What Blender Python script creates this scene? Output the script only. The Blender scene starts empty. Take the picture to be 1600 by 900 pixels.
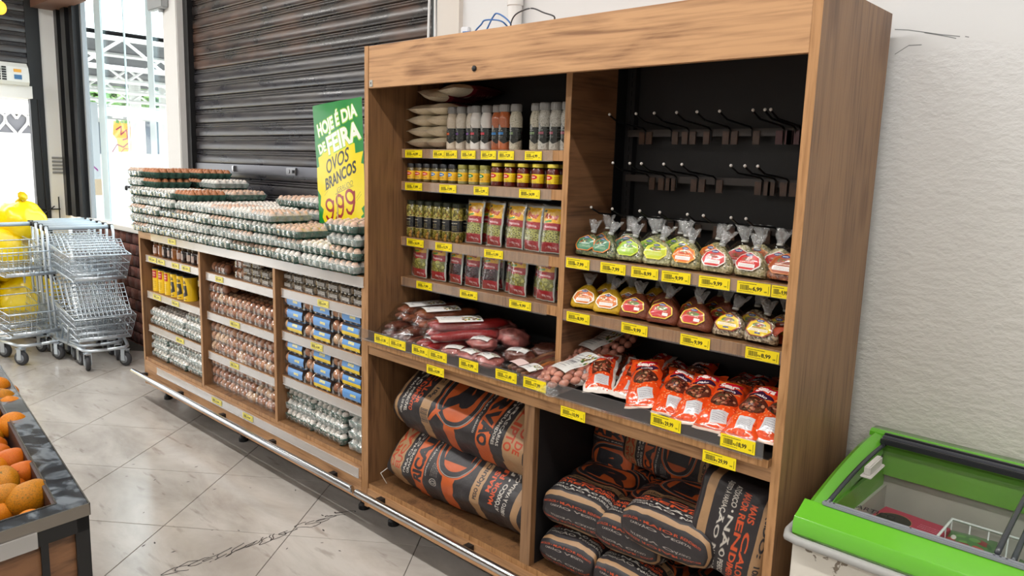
import bpy, bmesh, math, random
import numpy as np
from math import sin, cos, pi, radians
from mathutils import Vector, Matrix, noise

C = bpy.context.scene.collection
scene = bpy.context.scene
random.seed(7)

# ---------------------------------------------------------------- camera
FPX = 1175.6
FZ = .09          # height of the floor in the scene's coordinates
YAW, PITCH, ROLL = -0.75594, -0.15901, 0.03138
CAM = Vector((2.6017, -1.8523, 1.6974))
_f = Vector((sin(YAW)*cos(PITCH), cos(YAW)*cos(PITCH), sin(PITCH)))
_r0 = Vector((cos(YAW), -sin(YAW), 0)); _u0 = _r0.cross(_f)
CR = _r0*cos(ROLL) + _u0*sin(ROLL)
CU = -_r0*sin(ROLL) + _u0*cos(ROLL)
cd = bpy.data.cameras.new('camera'); cam = bpy.data.objects.new('camera', cd); C.objects.link(cam)
m = Matrix((CR, CU, -_f)).transposed().to_4x4(); m.translation = CAM
cam.matrix_world = m
cd.sensor_width = 36; cd.lens = 36*FPX/1600; cd.clip_start = .05; cd.clip_end = 200
scene.camera = cam

# ---------------------------------------------------------------- world, lamps, exposure
w = bpy.data.worlds.new('world'); scene.world = w; w.use_nodes = True
bg = w.node_tree.nodes['Background']; bg.inputs[0].default_value = (.93, .97, 1, 1); bg.inputs[1].default_value = 4.0
vs = scene.view_settings
vs.view_transform = 'Standard'; vs.look = 'None'; vs.gamma = 1; vs.use_curve_mapping = False
vs.exposure = 0.0
def area(loc, sx, sy, power, col=(1, .975, .945), rot=(0, 0, 0)):
    l = bpy.data.lights.new('ceiling_light', 'AREA'); l.shape = 'RECTANGLE'; l.size = sx; l.size_y = sy
    l.energy = power; l.color = col
    o = bpy.data.objects.new('ceiling_light_source', l); C.objects.link(o); o.location = loc; o.rotation_euler = rot
    return o
LAMPS = [(-4.6, -1.3), (-2.9, -1.3), (-1.2, -1.3), (.5, -1.3), (2.2, -1.3), (3.9, -1.3), (-2.9, -3.9), (-.3, -3.9), (2.3, -3.9), (4.6, -3.9)]
for (x, y) in LAMPS:
    area((x, y, 3.52), 1.3, .10, 27)
sun = bpy.data.lights.new('sun', 'SUN'); sun.energy = 3.0; sun.angle = .02
so = bpy.data.objects.new('sun', sun); C.objects.link(so); so.rotation_euler = (radians(35), radians(-25), 0)

# ---------------------------------------------------------------- pixel helpers: where a ray meets a real plane of the room
def ray(u, v): return _f + CR*((u-800)/FPX) - CU*((v-450)/FPX)
def on_y(u, v, Y=0.): d = ray(u, v); return CAM + d*((Y-CAM.y)/d.y)
def on_z(u, v, Z=0.): d = ray(u, v); return CAM + d*((Z-CAM.z)/d.z)
def on_x(u, v, X=0.): d = ray(u, v); return CAM + d*((X-CAM.x)/d.x)

# ---------------------------------------------------------------- naming and object helpers
ORD = ['first', 'second', 'third', 'fourth', 'fifth', 'sixth', 'seventh', 'eighth', 'ninth', 'tenth', 'eleventh', 'twelfth',
       'thirteenth', 'fourteenth', 'fifteenth']
def tag(o, label=None, cat=None, group=None, kind=None):
    if label: o['label'] = label
    if cat: o['category'] = cat
    if group: o['group'] = group
    if kind: o['kind'] = kind
    return o
def empty(name, loc=(0, 0, 0), rot=(0, 0, 0), label=None, cat=None, group=None):
    o = bpy.data.objects.new(name, None); C.objects.link(o); o.empty_display_size = .05
    o.location = loc; o.rotation_euler = rot
    return tag(o, label, cat, group)
_kids = {}
def link(name, me, parent=None):
    o = bpy.data.objects.new(name, me); C.objects.link(o)
    if parent is not None:
        o.parent = parent; _kids.setdefault(parent.name, []).append(o)
    return o
def copy_tree(o, parent=None):
    c = o.copy(); C.objects.link(c)
    if parent is not None:
        c.parent = parent; _kids.setdefault(parent.name, []).append(c)
    for ch in list(_kids.get(o.name, [])): copy_tree(ch, c)
    return c

class MB:
    """collects faces with uvs and material slots and links them as ONE mesh object"""
    def __init__(s): s.v = []; s.f = []; s.uv = []; s.mi = []; s.xf = None
    def vert(s, p):
        p = Vector(p)
        if s.xf is not None: p = s.xf @ p
        s.v.append(tuple(p)); return len(s.v)-1
    def face(s, idx, uv=None, mi=0):
        s.f.append(tuple(idx)); s.uv.append(uv or [(0, 0)]*len(idx)); s.mi.append(mi)
    def quad(s, a, b, c, d, uv=((0, 0), (1, 0), (1, 1), (0, 1)), mi=0):
        s.face([s.vert(p) for p in (a, b, c, d)], list(uv), mi)
    def box(s, x0, x1, y0, y1, z0, z1, mi=0, uv=False):
        i = [s.vert(p) for p in ((x0, y0, z0), (x1, y0, z0), (x1, y1, z0), (x0, y1, z0),
                                 (x0, y0, z1), (x1, y0, z1), (x1, y1, z1), (x0, y1, z1))]
        for k, q in enumerate(((3, 2, 1, 0), (4, 5, 6, 7), (0, 1, 5, 4), (1, 2, 6, 5), (2, 3, 7, 6), (3, 0, 4, 7))):
            s.face([i[j] for j in q], [(0, 0), (1, 0), (1, 1), (0, 1)] if k == 2 else None, mi)
        return s
    def bbox(s, x0, x1, y0, y1, z0, z1, b=.002, mi=0):
        """box with chamfered edges"""
        bm = bmesh.new(); bmesh.ops.create_cube(bm, size=1)
        for v in bm.verts: v.co = Vector(((x0+x1)/2+v.co.x*(x1-x0), (y0+y1)/2+v.co.y*(y1-y0), (z0+z1)/2+v.co.z*(z1-z0)))
        bmesh.ops.bevel(bm, geom=bm.edges[:], offset=b, segments=2, affect='EDGES')
        s.bm(bm, mi); return s
    def bm(s, bm, mi=0):
        base = len(s.v); bm.verts.ensure_lookup_table()
        for v in bm.verts: s.vert(v.co)
        for f in bm.faces: s.face([base+v.index for v in f.verts], None, mi)
        bm.free()
    def tube(s, pts, r, n=6, mi=0, caps=True):
        pts = [Vector(p) for p in pts]; rings = []; up = None
        for i, p in enumerate(pts):
            t = (pts[min(i+1, len(pts)-1)]-pts[max(i-1, 0)])
            if t.length < 1e-9: t = Vector((0, 0, 1))
            t.normalize()
            if up is None: up = Vector((0, 0, 1)) if abs(t.z) < .9 else Vector((1, 0, 0))
            a = t.cross(up)
            if a.length < 1e-4: a = t.cross(Vector((1, .1, 0)))
            a.normalize(); b = t.cross(a).normalized(); up = -b if False else up
            rr = r[i] if isinstance(r, (list, tuple)) else r
            rings.append([s.vert(p+a*(rr*cos(2*pi*k/n))+b*(rr*sin(2*pi*k/n))) for k in range(n)])
        for i in range(len(rings)-1):
            for k in range(n):
                s.face((rings[i][k], rings[i][(k+1) % n], rings[i+1][(k+1) % n], rings[i+1][k]), None, mi)
        if caps:
            s.face(rings[0][::-1], None, mi); s.face(rings[-1], None, mi)
        return s
    def lathe(s, prof, n=16, c=(0, 0, 0), mi=0, vr=None, axis='z', a0=0.):
        """prof: list of (r,z[,mi]); uv u round, v along z between vr"""
        c = Vector(c); rings = []
        zs = [p[1] for p in prof]; lo, hi = vr or (min(zs), max(zs))
        for p in prof:
            ring = []
            for k in range(n+1):
                a = a0+2*pi*k/n; q = Vector((p[0]*cos(a), p[0]*sin(a), p[1]))
                if axis == 'x': q = Vector((q.z, q.x, q.y))
                if axis == 'y': q = Vector((q.x, q.z, q.y))
                ring.append(s.vert(c+q))
            rings.append(ring)
        for i in range(len(prof)-1):
            k_mi = prof[i][2] if len(prof[i]) > 2 else mi
            v0 = (prof[i][1]-lo)/(hi-lo or 1); v1 = (prof[i+1][1]-lo)/(hi-lo or 1)
            for k in range(n):
                s.face((rings[i][k], rings[i][k+1], rings[i+1][k+1], rings[i+1][k]),
                       [(k/n, v0), ((k+1)/n, v0), ((k+1)/n, v1), (k/n, v1)], k_mi)
        return s
    def grid(s, fn, nu, nv, mi=0, uvf=None, flip=False):
        I = [[s.vert(fn(i/nu, j/nv)) for i in range(nu+1)] for j in range(nv+1)]
        for j in range(nv):
            for i in range(nu):
                q = (I[j][i], I[j][i+1], I[j+1][i+1], I[j+1][i])
                uv = [(i/nu, j/nv), ((i+1)/nu, j/nv), ((i+1)/nu, (j+1)/nv), (i/nu, (j+1)/nv)]
                if uvf: uv = [uvf(*t) for t in uv]
                if flip: q = q[::-1]; uv = uv[::-1]
                s.face(q, uv, mi)
        return s
    def ball(s, c, r, n=10, m_=7, mi=0, sc=(1, 1, 1), egg=0.):
        c = Vector(c)
        def fn(u, v):
            th = pi*v; a = 2*pi*u; z = -cos(th)
            rr = sin(th)*(1-egg*z)
            return c+Vector((r*sc[0]*rr*cos(a), r*sc[1]*rr*sin(a), r*sc[2]*z))
        return s.grid(fn, n, m_, mi)
    def mesh(s, name, mats, smooth=True):
        me = bpy.data.meshes.new(name)
        me.from_pydata(s.v, [], s.f)
        me.uv_layers.new(name='uv')
        flat = [c for f in s.uv for p in f for c in p]
        me.uv_layers[0].data.foreach_set('uv', flat)
        if not isinstance(mats, (list, tuple)): mats = [mats]
        for m_ in mats: me.materials.append(m_)
        me.polygons.foreach_set('material_index', s.mi)
        if smooth: me.polygons.foreach_set('use_smooth', [True]*len(s.f))
        bm = bmesh.new(); bm.from_mesh(me); bmesh.ops.remove_doubles(bm, verts=bm.verts[:], dist=1e-6)
        if smooth == 'auto':
            for f in bm.faces: f.smooth = True
            for e in bm.edges:
                if len(e.link_faces) == 2 and e.calc_face_angle(0) > .6: e.smooth = False
        bm.to_mesh(me); bm.free(); me.update()
        return me
    def build(s, name, mats, parent=None, smooth=False):
        return link(name, s.mesh(name, mats, smooth), parent)
def box(name, mat, b, parent=None, bev=0):
    mb = MB()
    if bev: mb.bbox(*b, b=bev)
    else: mb.box(*b)
    return mb.build(name, mat, parent)
def structure(o): o['kind'] = 'structure'; return o

# ---------------------------------------------------------------- materials
def srgb(c):
    if isinstance(c, str): c = [int(c[i:i+2], 16)/255 for i in (0, 2, 4)]
    return tuple((x/12.92 if x <= .04045 else ((x+.055)/1.055)**2.4) for x in c[:3])+(1,)
def mat(name, col, rough=.5, metal=0., spec=.5, bump=0., bscale=60., emit=None, var=0., vscale=8., coat=0., alpha=1., trans=0.):
    m_ = bpy.data.materials.new(name); m_.use_nodes = True; nt = m_.node_tree; b = nt.nodes['Principled BSDF']
    col = srgb(col) if isinstance(col, str) else tuple(col)+(1,) if len(col) == 3 else col
    b.inputs['Base Color'].default_value = col; b.inputs['Roughness'].default_value = rough
    b.inputs['Metallic'].default_value = metal; b.inputs['Specular IOR Level'].default_value = spec
    b.inputs['Coat Weight'].default_value = coat; b.inputs['Coat Roughness'].default_value = .08
    b.inputs['Alpha'].default_value = alpha; b.inputs['Transmission Weight'].default_value = trans
    if emit: b.inputs['Emission Color'].default_value = col; b.inputs['Emission Strength'].default_value = emit
    tc = None
    if var or bump:
        tc = nt.nodes.new('ShaderNodeTexCoord')
    if var:
        n_ = nt.nodes.new('ShaderNodeTexNoise'); n_.inputs['Scale'].default_value = vscale; n_.inputs['Detail'].default_value = 5
        nt.links.new(tc.outputs['Object'], n_.inputs['Vector'])
        r_ = nt.nodes.new('ShaderNodeValToRGB'); r_.color_ramp.elements[0].position = .3; r_.color_ramp.elements[1].position = .7
        r_.color_ramp.elements[0].color = tuple(max(0, c*(1-var)) for c in col[:3])+(1,)
        r_.color_ramp.elements[1].color = tuple(min(1, c*(1+var)) for c in col[:3])+(1,)
        nt.links.new(n_.outputs['Fac'], r_.inputs[0]); nt.links.new(r_.outputs[0], b.inputs['Base Color'])
    if bump:
        n_ = nt.nodes.new('ShaderNodeTexNoise'); n_.inputs['Scale'].default_value = bscale; n_.inputs['Detail'].default_value = 4
        nt.links.new(tc.outputs['Object'], n_.inputs['Vector'])
        bp = nt.nodes.new('ShaderNodeBump'); bp.inputs['Strength'].default_value = bump; bp.inputs['Distance'].default_value = .01
        nt.links.new(n_.outputs['Fac'], bp.inputs['Height']); nt.links.new(bp.outputs[0], b.inputs['Normal'])
    return m_
def wood(name, base, dark, axis, rough=.45, scale=1.):
    """printed oak board: long streaks along one axis, a few knots"""
    m_ = bpy.data.materials.new(name); m_.use_nodes = True; nt = m_.node_tree; N = nt.nodes.new; Lk = nt.links.new
    b = nt.nodes['Principled BSDF']; b.inputs['Roughness'].default_value = rough
    tc = N('ShaderNodeTexCoord'); mp = N('ShaderNodeMapping'); Lk(tc.outputs['Object'], mp.inputs[0])
    st = {'x': (1.3, 9, 9), 'z': (9, 9, 1.1), 'y': (9, 1.3, 9)}[axis]
    mp.inputs['Scale'].default_value = [q*scale for q in st]
    n1 = N('ShaderNodeTexNoise'); n1.inputs['Scale'].default_value = 1.6; n1.inputs['Detail'].default_value = 6; n1.inputs['Distortion'].default_value = 1.6
    Lk(mp.outputs[0], n1.inputs['Vector'])
    mp2 = N('ShaderNodeMapping'); Lk(tc.outputs['Object'], mp2.inputs[0])
    st2 = {'x': (4, 120, 120), 'z': (120, 120, 4), 'y': (120, 4, 120)}[axis]; mp2.inputs['Scale'].default_value = st2
    n2 = N('ShaderNodeTexNoise'); n2.inputs['Scale'].default_value = 1; n2.inputs['Detail'].default_value = 3; Lk(mp2.outputs[0], n2.inputs['Vector'])
    ad = N('ShaderNodeMath'); ad.operation = 'MULTIPLY_ADD'; ad.inputs[1].default_value = .45
    Lk(n2.outputs['Fac'], ad.inputs[0]); 
    sc_ = N('ShaderNodeMath'); sc_.operation = 'MULTIPLY'; sc_.inputs[1].default_value = .62; Lk(n1.outputs['Fac'], sc_.inputs[0]); Lk(sc_.outputs[0], ad.inputs[2])
    r_ = N('ShaderNodeValToRGB'); e = r_.color_ramp.elements
    e[0].position = .38; e[0].color = srgb(dark); e[1].position = .60; e[1].color = srgb(base)
    mid = e.new(.47); mid.color = tuple(.45*a+.55*c for a, c in zip(srgb(dark), srgb(base)))
    Lk(ad.outputs[0], r_.inputs[0])
    # knots: sparse voronoi spots stretched along the grain
    mp3 = N('ShaderNodeMapping'); Lk(tc.outputs['Object'], mp3.inputs[0])
    mp3.inputs['Scale'].default_value = {'x': (2.2, 5, 5), 'z': (5, 5, 2.0), 'y': (5, 2.2, 5)}[axis]
    vo = N('ShaderNodeTexVoronoi'); vo.inputs['Scale'].default_value = 1.; Lk(mp3.outputs[0], vo.inputs['Vector'])
    kr = N('ShaderNodeValToRGB'); ke = kr.color_ramp.elements; ke[0].position = .09; ke[0].color = (.62, .55, .5, 1); ke[1].position = .20; ke[1].color = (1, 1, 1, 1)
    Lk(vo.outputs['Distance'], kr.inputs[0])
    mx = N('ShaderNodeMix'); mx.data_type = 'RGBA'; mx.blend_type = 'MULTIPLY'; mx.inputs['Factor'].default_value = .8
    Lk(r_.outputs[0], mx.inputs[6]); Lk(kr.outputs[0], mx.inputs[7]); Lk(mx.outputs[2], b.inputs['Base Color'])
    bp = N('ShaderNodeBump'); bp.inputs['Strength'].default_value = .15; bp.inputs['Distance'].default_value = .002
    Lk(ad.outputs[0], bp.inputs['Height']); Lk(bp.outputs[0], b.inputs['Normal'])
    return m_
def film(name, opac=.18, tint=(.9, .95, .95), rough=.12, bscale=70., bump=.6, spark=0.5):
    """clear crinkled plastic: see-through, with crinkle highlights; part of it milky"""
    m_ = bpy.data.materials.new(name); m_.use_nodes = True; nt = m_.node_tree; N = nt.nodes.new; Lk = nt.links.new
    nt.nodes.remove(nt.nodes['Principled BSDF']); out = nt.nodes['Material Output']
    tr = N('ShaderNodeBsdfTransparent'); tr.inputs[0].default_value = (.97, .98, .98, 1)
    gl = N('ShaderNodeBsdfGlossy'); gl.inputs['Roughness'].default_value = rough; gl.inputs[0].default_value = (1, 1, 1, 1)
    df = N('ShaderNodeBsdfDiffuse'); df.inputs[0].default_value = tuple(tint)+(1,)
    tc = N('ShaderNodeTexCoord'); n_ = N('ShaderNodeTexNoise'); n_.inputs['Scale'].default_value = bscale; n_.inputs['Detail'].default_value = 3
    n_.inputs['Distortion'].default_value = 1.
    Lk(tc.outputs['Object'], n_.inputs['Vector'])
    bp = N('ShaderNodeBump'); bp.inputs['Strength'].default_value = bump; bp.inputs['Distance'].default_value = .01
    Lk(n_.outputs['Fac'], bp.inputs['Height']); Lk(bp.outputs[0], gl.inputs['Normal']); Lk(bp.outputs[0], df.inputs['Normal'])
    lw = N('ShaderNodeLayerWeight'); lw.inputs[0].default_value = .5; Lk(bp.outputs[0], lw.inputs['Normal'])
    m1 = N('ShaderNodeMixShader'); pw = N('ShaderNodeMath'); pw.operation = 'POWER'; pw.inputs[1].default_value = 2.2; Lk(lw.outputs['Facing'], pw.inputs[0])
    ma = N('ShaderNodeMath'); ma.operation = 'MULTIPLY_ADD'; ma.inputs[1].default_value = spark; ma.inputs[2].default_value = .05
    ma.use_clamp = True
    Lk(pw.outputs[0], ma.inputs[0]); Lk(ma.outputs[0], m1.inputs[0]); Lk(tr.outputs[0], m1.inputs[1]); Lk(gl.outputs[0], m1.inputs[2])
    m2 = N('ShaderNodeMixShader'); m2.inputs[0].default_value = opac
    Lk(m1.outputs[0], m2.inputs[1]); Lk(df.outputs[0], m2.inputs[2]); Lk(m2.outputs[0], out.inputs[0])
    return m_
_imgmats = {}
def image_mat(name, tex, rough=.4, spec=.5, coat=0., bump=0., bscale=50., metal=0.):
    img = bpy.data.images.new(name, tex.w, tex.h, alpha=False)
    a = np.ones((tex.h, tex.w, 4), np.float32); a[..., :3] = tex.out()
    img.pixels.foreach_set(a[::-1].ravel()); img.update(); img.pack()
    m_ = mat(name, (.5, .5, .5), rough, metal, spec, bump, bscale, coat=coat); nt = m_.node_tree
    t = nt.nodes.new('ShaderNodeTexImage'); t.image = img; t.extension = 'EXTEND'
    u = nt.nodes.new('ShaderNodeUVMap'); u.uv_map = 'uv'
    nt.links.new(u.outputs[0], t.inputs[0]); nt.links.new(t.outputs[0], nt.nodes['Principled BSDF'].inputs['Base Color'])
    return m_

# ---------------------------------------------------------------- small rasteriser for printed matter
_glyph = {}
def text_tris(s, bold=0.0, shear=0.):
    key = (s, bold, shear)
    if key not in _glyph:
        cu = bpy.data.curves.new('t', 'FONT'); cu.body = s; cu.size = 1; cu.offset = bold; cu.shear = shear; cu.resolution_u = 3
        o = bpy.data.objects.new('t', cu); me = bpy.data.meshes.new_from_object(o)
        me.calc_loop_triangles(); V = np.array([v.co[:2] for v in me.vertices]).reshape(-1, 2)
        T = np.array([t.vertices[:] for t in me.loop_triangles], int).reshape(-1, 3)
        bpy.data.objects.remove(o); bpy.data.curves.remove(cu); bpy.data.meshes.remove(me)
        _glyph[key] = (V, T)
    return _glyph[key]
class Tex:
    """y runs down, units are pixels of the finished texture; drawn at double size"""
    S = 2
    def __init__(s, w_, h_, bg_='ffffff'):
        s.w, s.h = w_, h_; s.a = np.empty((h_*s.S, w_*s.S, 3), np.float32); s.a[:] = s.c(bg_)
    def c(s, c): return np.array([int(c[i:i+2], 16)/255 for i in (0, 2, 4)], np.float32) if isinstance(c, str) else np.array(c, np.float32)
    def out(s): return s.a.reshape(s.h, s.S, s.w, s.S, 3).mean((1, 3))
    def rect(s, x0, y0, x1, y1, c): s.a[max(0, int(y0*s.S)):max(0, int(y1*s.S)), max(0, int(x0*s.S)):max(0, int(x1*s.S))] = s.c(c)
    def _mask(s, x0, y0, x1, y1):
        S = s.S; X0, Y0 = max(0, int(x0*S)-1), max(0, int(y0*S)-1); X1, Y1 = min(s.a.shape[1], int(x1*S)+2), min(s.a.shape[0], int(y1*S)+2)
        if X1 <= X0 or Y1 <= Y0: return None
        yy, xx = np.mgrid[Y0:Y1, X0:X1]; return (slice(Y0, Y1), slice(X0, X1)), (xx+.5)/S, (yy+.5)/S
    def ell(s, cx, cy, rx, ry, c, w_=None):
        m_ = s._mask(cx-rx, cy-ry, cx+rx, cy+ry)
        if m_ is None: return
        sl, x, y = m_; d = ((x-cx)/rx)**2+((y-cy)/ry)**2; k = d <= 1
        if w_: k &= (((x-cx)/max(rx-w_, .1))**2+((y-cy)/max(ry-w_, .1))**2) > 1
        s.a[sl][k] = s.c(c)
    def poly(s, pts, c):
        P = np.array(pts, float); m_ = s._mask(P[:, 0].min(), P[:, 1].min(), P[:, 0].max(), P[:, 1].max())
        if m_ is None: return
        sl, x, y = m_; k = np.zeros(x.shape, bool); n = len(P)
        for i in range(n):
            x1, y1 = P[i]; x2, y2 = P[(i+1) % n]
            if y1 == y2: continue
            k ^= ((y1 > y) != (y2 > y)) & (x < (x2-x1)*(y-y1)/(y2-y1)+x1)
        s.a[sl][k] = s.c(c)
    def stroke(s, pts, w_, c):
        P = np.array(pts, float); m_ = s._mask(P[:, 0].min()-w_, P[:, 1].min()-w_, P[:, 0].max()+w_, P[:, 1].max()+w_)
        if m_ is None: return
        sl, x, y = m_; k = np.zeros(x.shape, bool)
        for i in range(len(P)-1):
            ax, ay = P[i]; dx, dy = P[i+1]-P[i]; L2 = dx*dx+dy*dy or 1e-9
            t = np.clip(((x-ax)*dx+(y-ay)*dy)/L2, 0, 1); k |= (x-ax-t*dx)**2+(y-ay-t*dy)**2 <= (w_/2)**2
        s.a[sl][k] = s.c(c)
    def text(s, st, x, y, h, c, rot=0., sx=1., bold=.01, anchor='c', fit=None, shear=0.):
        """h = cap height; (x,y) centre (or left) of the line; rot in degrees clockwise"""
        V, T = text_tris(st, bold, shear)
        if not len(T): return
        x0, x1 = V[:, 0].min(), V[:, 0].max(); k = h/.72; W = (x1-x0)*k*sx
        if fit: sx *= fit/W; W = fit
        P = np.stack([((V[:, 0]-x0)*k*sx-(W/2 if anchor == 'c' else 0)), -(V[:, 1]-.36)*k], 1)
        a = radians(rot); R = np.array([[cos(a), sin(a)], [-sin(a), cos(a)]]); P = P@R+[x, y]
        col = s.c(c); S = s.S; P = P*S; H, Wd = s.a.shape[:2]
        for t in T:
            A, B, D = P[t]; mnx, mny = np.floor(np.minimum(np.minimum(A, B), D)).astype(int); mxx, mxy = np.ceil(np.maximum(np.maximum(A, B), D)).astype(int)
            mnx, mny = max(mnx, 0), max(mny, 0); mxx, mxy = min(mxx, Wd), min(mxy, H)
            if mxx <= mnx or mxy <= mny: continue
            yy, xx = np.mgrid[mny:mxy, mnx:mxx]; xx = xx+.5; yy = yy+.5
            e = lambda p, q: (q[0]-p[0])*(yy-p[1])-(q[1]-p[1])*(xx-p[0])
            a_, b_, c_ = e(A, B), e(B, D), e(D, A)
            k_ = ((a_ >= 0) & (b_ >= 0) & (c_ >= 0)) | ((a_ <= 0) & (b_ <= 0) & (c_ <= 0))
            s.a[mny:mxy, mnx:mxx][k_] = col
    def scrib(s, x0, y0, x1, y1, lines, c, rnd, w_=1.):
        """rows of tiny unreadable print"""
        for i in range(lines):
            y = y0+(y1-y0)*(i+.5)/lines; x = x0
            while x < x1-2:
                l = rnd.uniform(2, 9); s.rect(x, y-w_/2, min(x+l, x1), y+w_/2, c); x += l+rnd.uniform(1.5, 3)
    def speck(s, n, cols, rmin, rmax, rnd, box_=None):
        x0, y0, x1, y1 = box_ or (0, 0, s.w, s.h)
        for _ in range(n):
            r1 = rnd.uniform(rmin, rmax); s.ell(rnd.uniform(x0+r1, x1-r1), rnd.uniform(y0+r1, y1-r1), r1, r1*rnd.uniform(.6, 1), rnd.choice(cols))
# ================================================================ materials shared by the room
R = random.Random(11)
M = {}
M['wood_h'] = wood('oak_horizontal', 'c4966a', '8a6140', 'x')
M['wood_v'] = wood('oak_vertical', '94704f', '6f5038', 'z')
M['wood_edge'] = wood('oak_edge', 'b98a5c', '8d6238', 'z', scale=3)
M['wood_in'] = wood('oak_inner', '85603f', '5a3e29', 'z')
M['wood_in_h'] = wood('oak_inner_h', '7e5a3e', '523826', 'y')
M['black_board'] = mat('black_backboard', '121011', .6, var=.2)
M['black'] = mat('black_plastic', '151517', .45)
M['black_mat'] = mat('black_rubber_mat', '141312', .35, bump=.3, bscale=300)
M['chrome'] = mat('brushed_steel_tube', 'c9cbcd', .18, 1.)
M['steel'] = mat('zinc_steel', 'd6dfe7', .32, .75)
M['white_paint'] = mat('white_wall_paint', 'e9e8e6', .7, bump=.06, bscale=40)
M['rail'] = film('clear_price_rail', opac=.04, tint=(.85, .85, .86), rough=.1, bump=.0, spark=.7)
M['rail_white'] = film('milky_price_rail', opac=.32, tint=(.80, .77, .74), rough=.2, bump=.0, spark=.7)
M['film'] = film('clear_film', opac=.0, spark=.55, bscale=45)
M['film_tray'] = film('tray_film', opac=.07, tint=(.66, .80, .76), spark=1.2, bscale=22, rough=.08, bump=1.)
M['film_tray_w'] = film('tray_film_milky', opac=.26, tint=(.84, .90, .88), spark=1.0, bscale=22, rough=.10, bump=1.)
M['neck'] = film('gathered_bag_neck', opac=.16, tint=(.85, .86, .86), spark=.8, bscale=60, rough=.12, bump=1.)
M['pet'] = film('clear_moulded_pack', opac=.02, spark=.6, bscale=30, rough=.08, bump=.25)
M['bagfilm'] = film('clear_bag_film', opac=.0, spark=.32, bscale=35, rough=.1, bump=.9)

def floor_mat(name):
    m_ = bpy.data.materials.new(name); m_.use_nodes = True; nt = m_.node_tree; N = nt.nodes.new; Lk = nt.links.new
    b = nt.nodes['Principled BSDF']; geo = N('ShaderNodeNewGeometry')
    mp = N('ShaderNodeMapping'); mp.inputs['Rotation'].default_value = (0, 0, .5); mp.inputs['Scale'].default_value = (1, 2.2, 1); Lk(geo.outputs['Position'], mp.inputs[0])
    n1 = N('ShaderNodeTexNoise'); n1.inputs['Scale'].default_value = 1.6; n1.inputs['Detail'].default_value = 9; n1.inputs['Distortion'].default_value = .4
    n1.inputs['Roughness'].default_value = .62; Lk(mp.outputs[0], n1.inputs['Vector'])
    r_ = N('ShaderNodeValToRGB'); e = r_.color_ramp.elements; e[0].position = .33; e[0].color = srgb('a9a29a'); e[1].position = .6; e[1].color = srgb('c8c2bb')
    Lk(n1.outputs['Fac'], r_.inputs[0])
    mp2 = N('ShaderNodeMapping'); mp2.inputs['Rotation'].default_value = (0, 0, -.9); mp2.inputs['Scale'].default_value = (3, 14, 3); Lk(geo.outputs['Position'], mp2.inputs[0])
    n2 = N('ShaderNodeTexNoise'); n2.inputs['Scale'].default_value = 1.5; n2.inputs['Detail'].default_value = 4; Lk(mp2.outputs[0], n2.inputs['Vector'])
    r2 = N('ShaderNodeValToRGB'); e = r2.color_ramp.elements; e[0].position = .27; e[0].color = (.62, .58, .56, 1); e[1].position = .36; e[1].color = (1, 1, 1, 1)
    Lk(n2.outputs['Fac'], r2.inputs[0])
    mx = N('ShaderNodeMix'); mx.data_type = 'RGBA'; mx.blend_type = 'MULTIPLY'; mx.inputs['Factor'].default_value = .7
    Lk(r_.outputs[0], mx.inputs[6]); Lk(r2.outputs[0], mx.inputs[7]); Lk(mx.outputs[2], b.inputs['Base Color'])
    mr = N('ShaderNodeMapRange'); mr.inputs['To Min'].default_value = .10; mr.inputs['To Max'].default_value = .24; Lk(n1.outputs['Fac'], mr.inputs[0]); Lk(mr.outputs[0], b.inputs['Roughness'])
    b.inputs['Specular IOR Level'].default_value = .6
    return m_
M['tile'] = floor_mat('polished_floor_tile')
M['grout'] = mat('grout', '4a443f', .8)

# ================================================================ floor: square tiles laid on the diagonal
TA = .66585; TS = .6*(CAM.z-FZ)/CAM.z; T0 = CAM+(Vector((-1.27046, -.9279, 0))-CAM)*((CAM.z-FZ)/CAM.z)
fl = structure(box('floor', M['grout'], (-7.0, 6.5, -7.0, .55, FZ-.06, FZ-.003)))
tm = MB(); g = .0014; s2 = TS
bmx = MB(); bmx.bbox(g, s2-g, g, s2-g, -.012, 0, b=.0012)
tile_me = bmx.mesh('floor_tile', M['tile'], False)
fx, fy = Vector((cos(TA), sin(TA), 0)), Vector((-sin(TA), cos(TA), 0))
far_tiles = MB()
for i in range(-16, 18):
    for j in range(-16, 18):
        o = T0+fx*(TS*i)+fy*(TS*j); c = o+(fx+fy)*(TS/2)
        if not (-6.9 < c.x < 6.2 and -6.8 < c.y < .52): continue
        if -6.0 < c.x < 2.2 and c.y > -2.4:
            t = link('floor_tile', tile_me, fl); t.location = o; t.rotation_euler = (0, 0, TA)
        else:
            far_tiles.xf = Matrix.Translation(o) @ Matrix.Rotation(TA, 4, 'Z'); far_tiles.bbox(g, s2-g, g, s2-g, -.012, 0, b=.0012)
o = far_tiles.build('distant_tiles', M['tile'], fl); o['kind'] = 'stuff'
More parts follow.
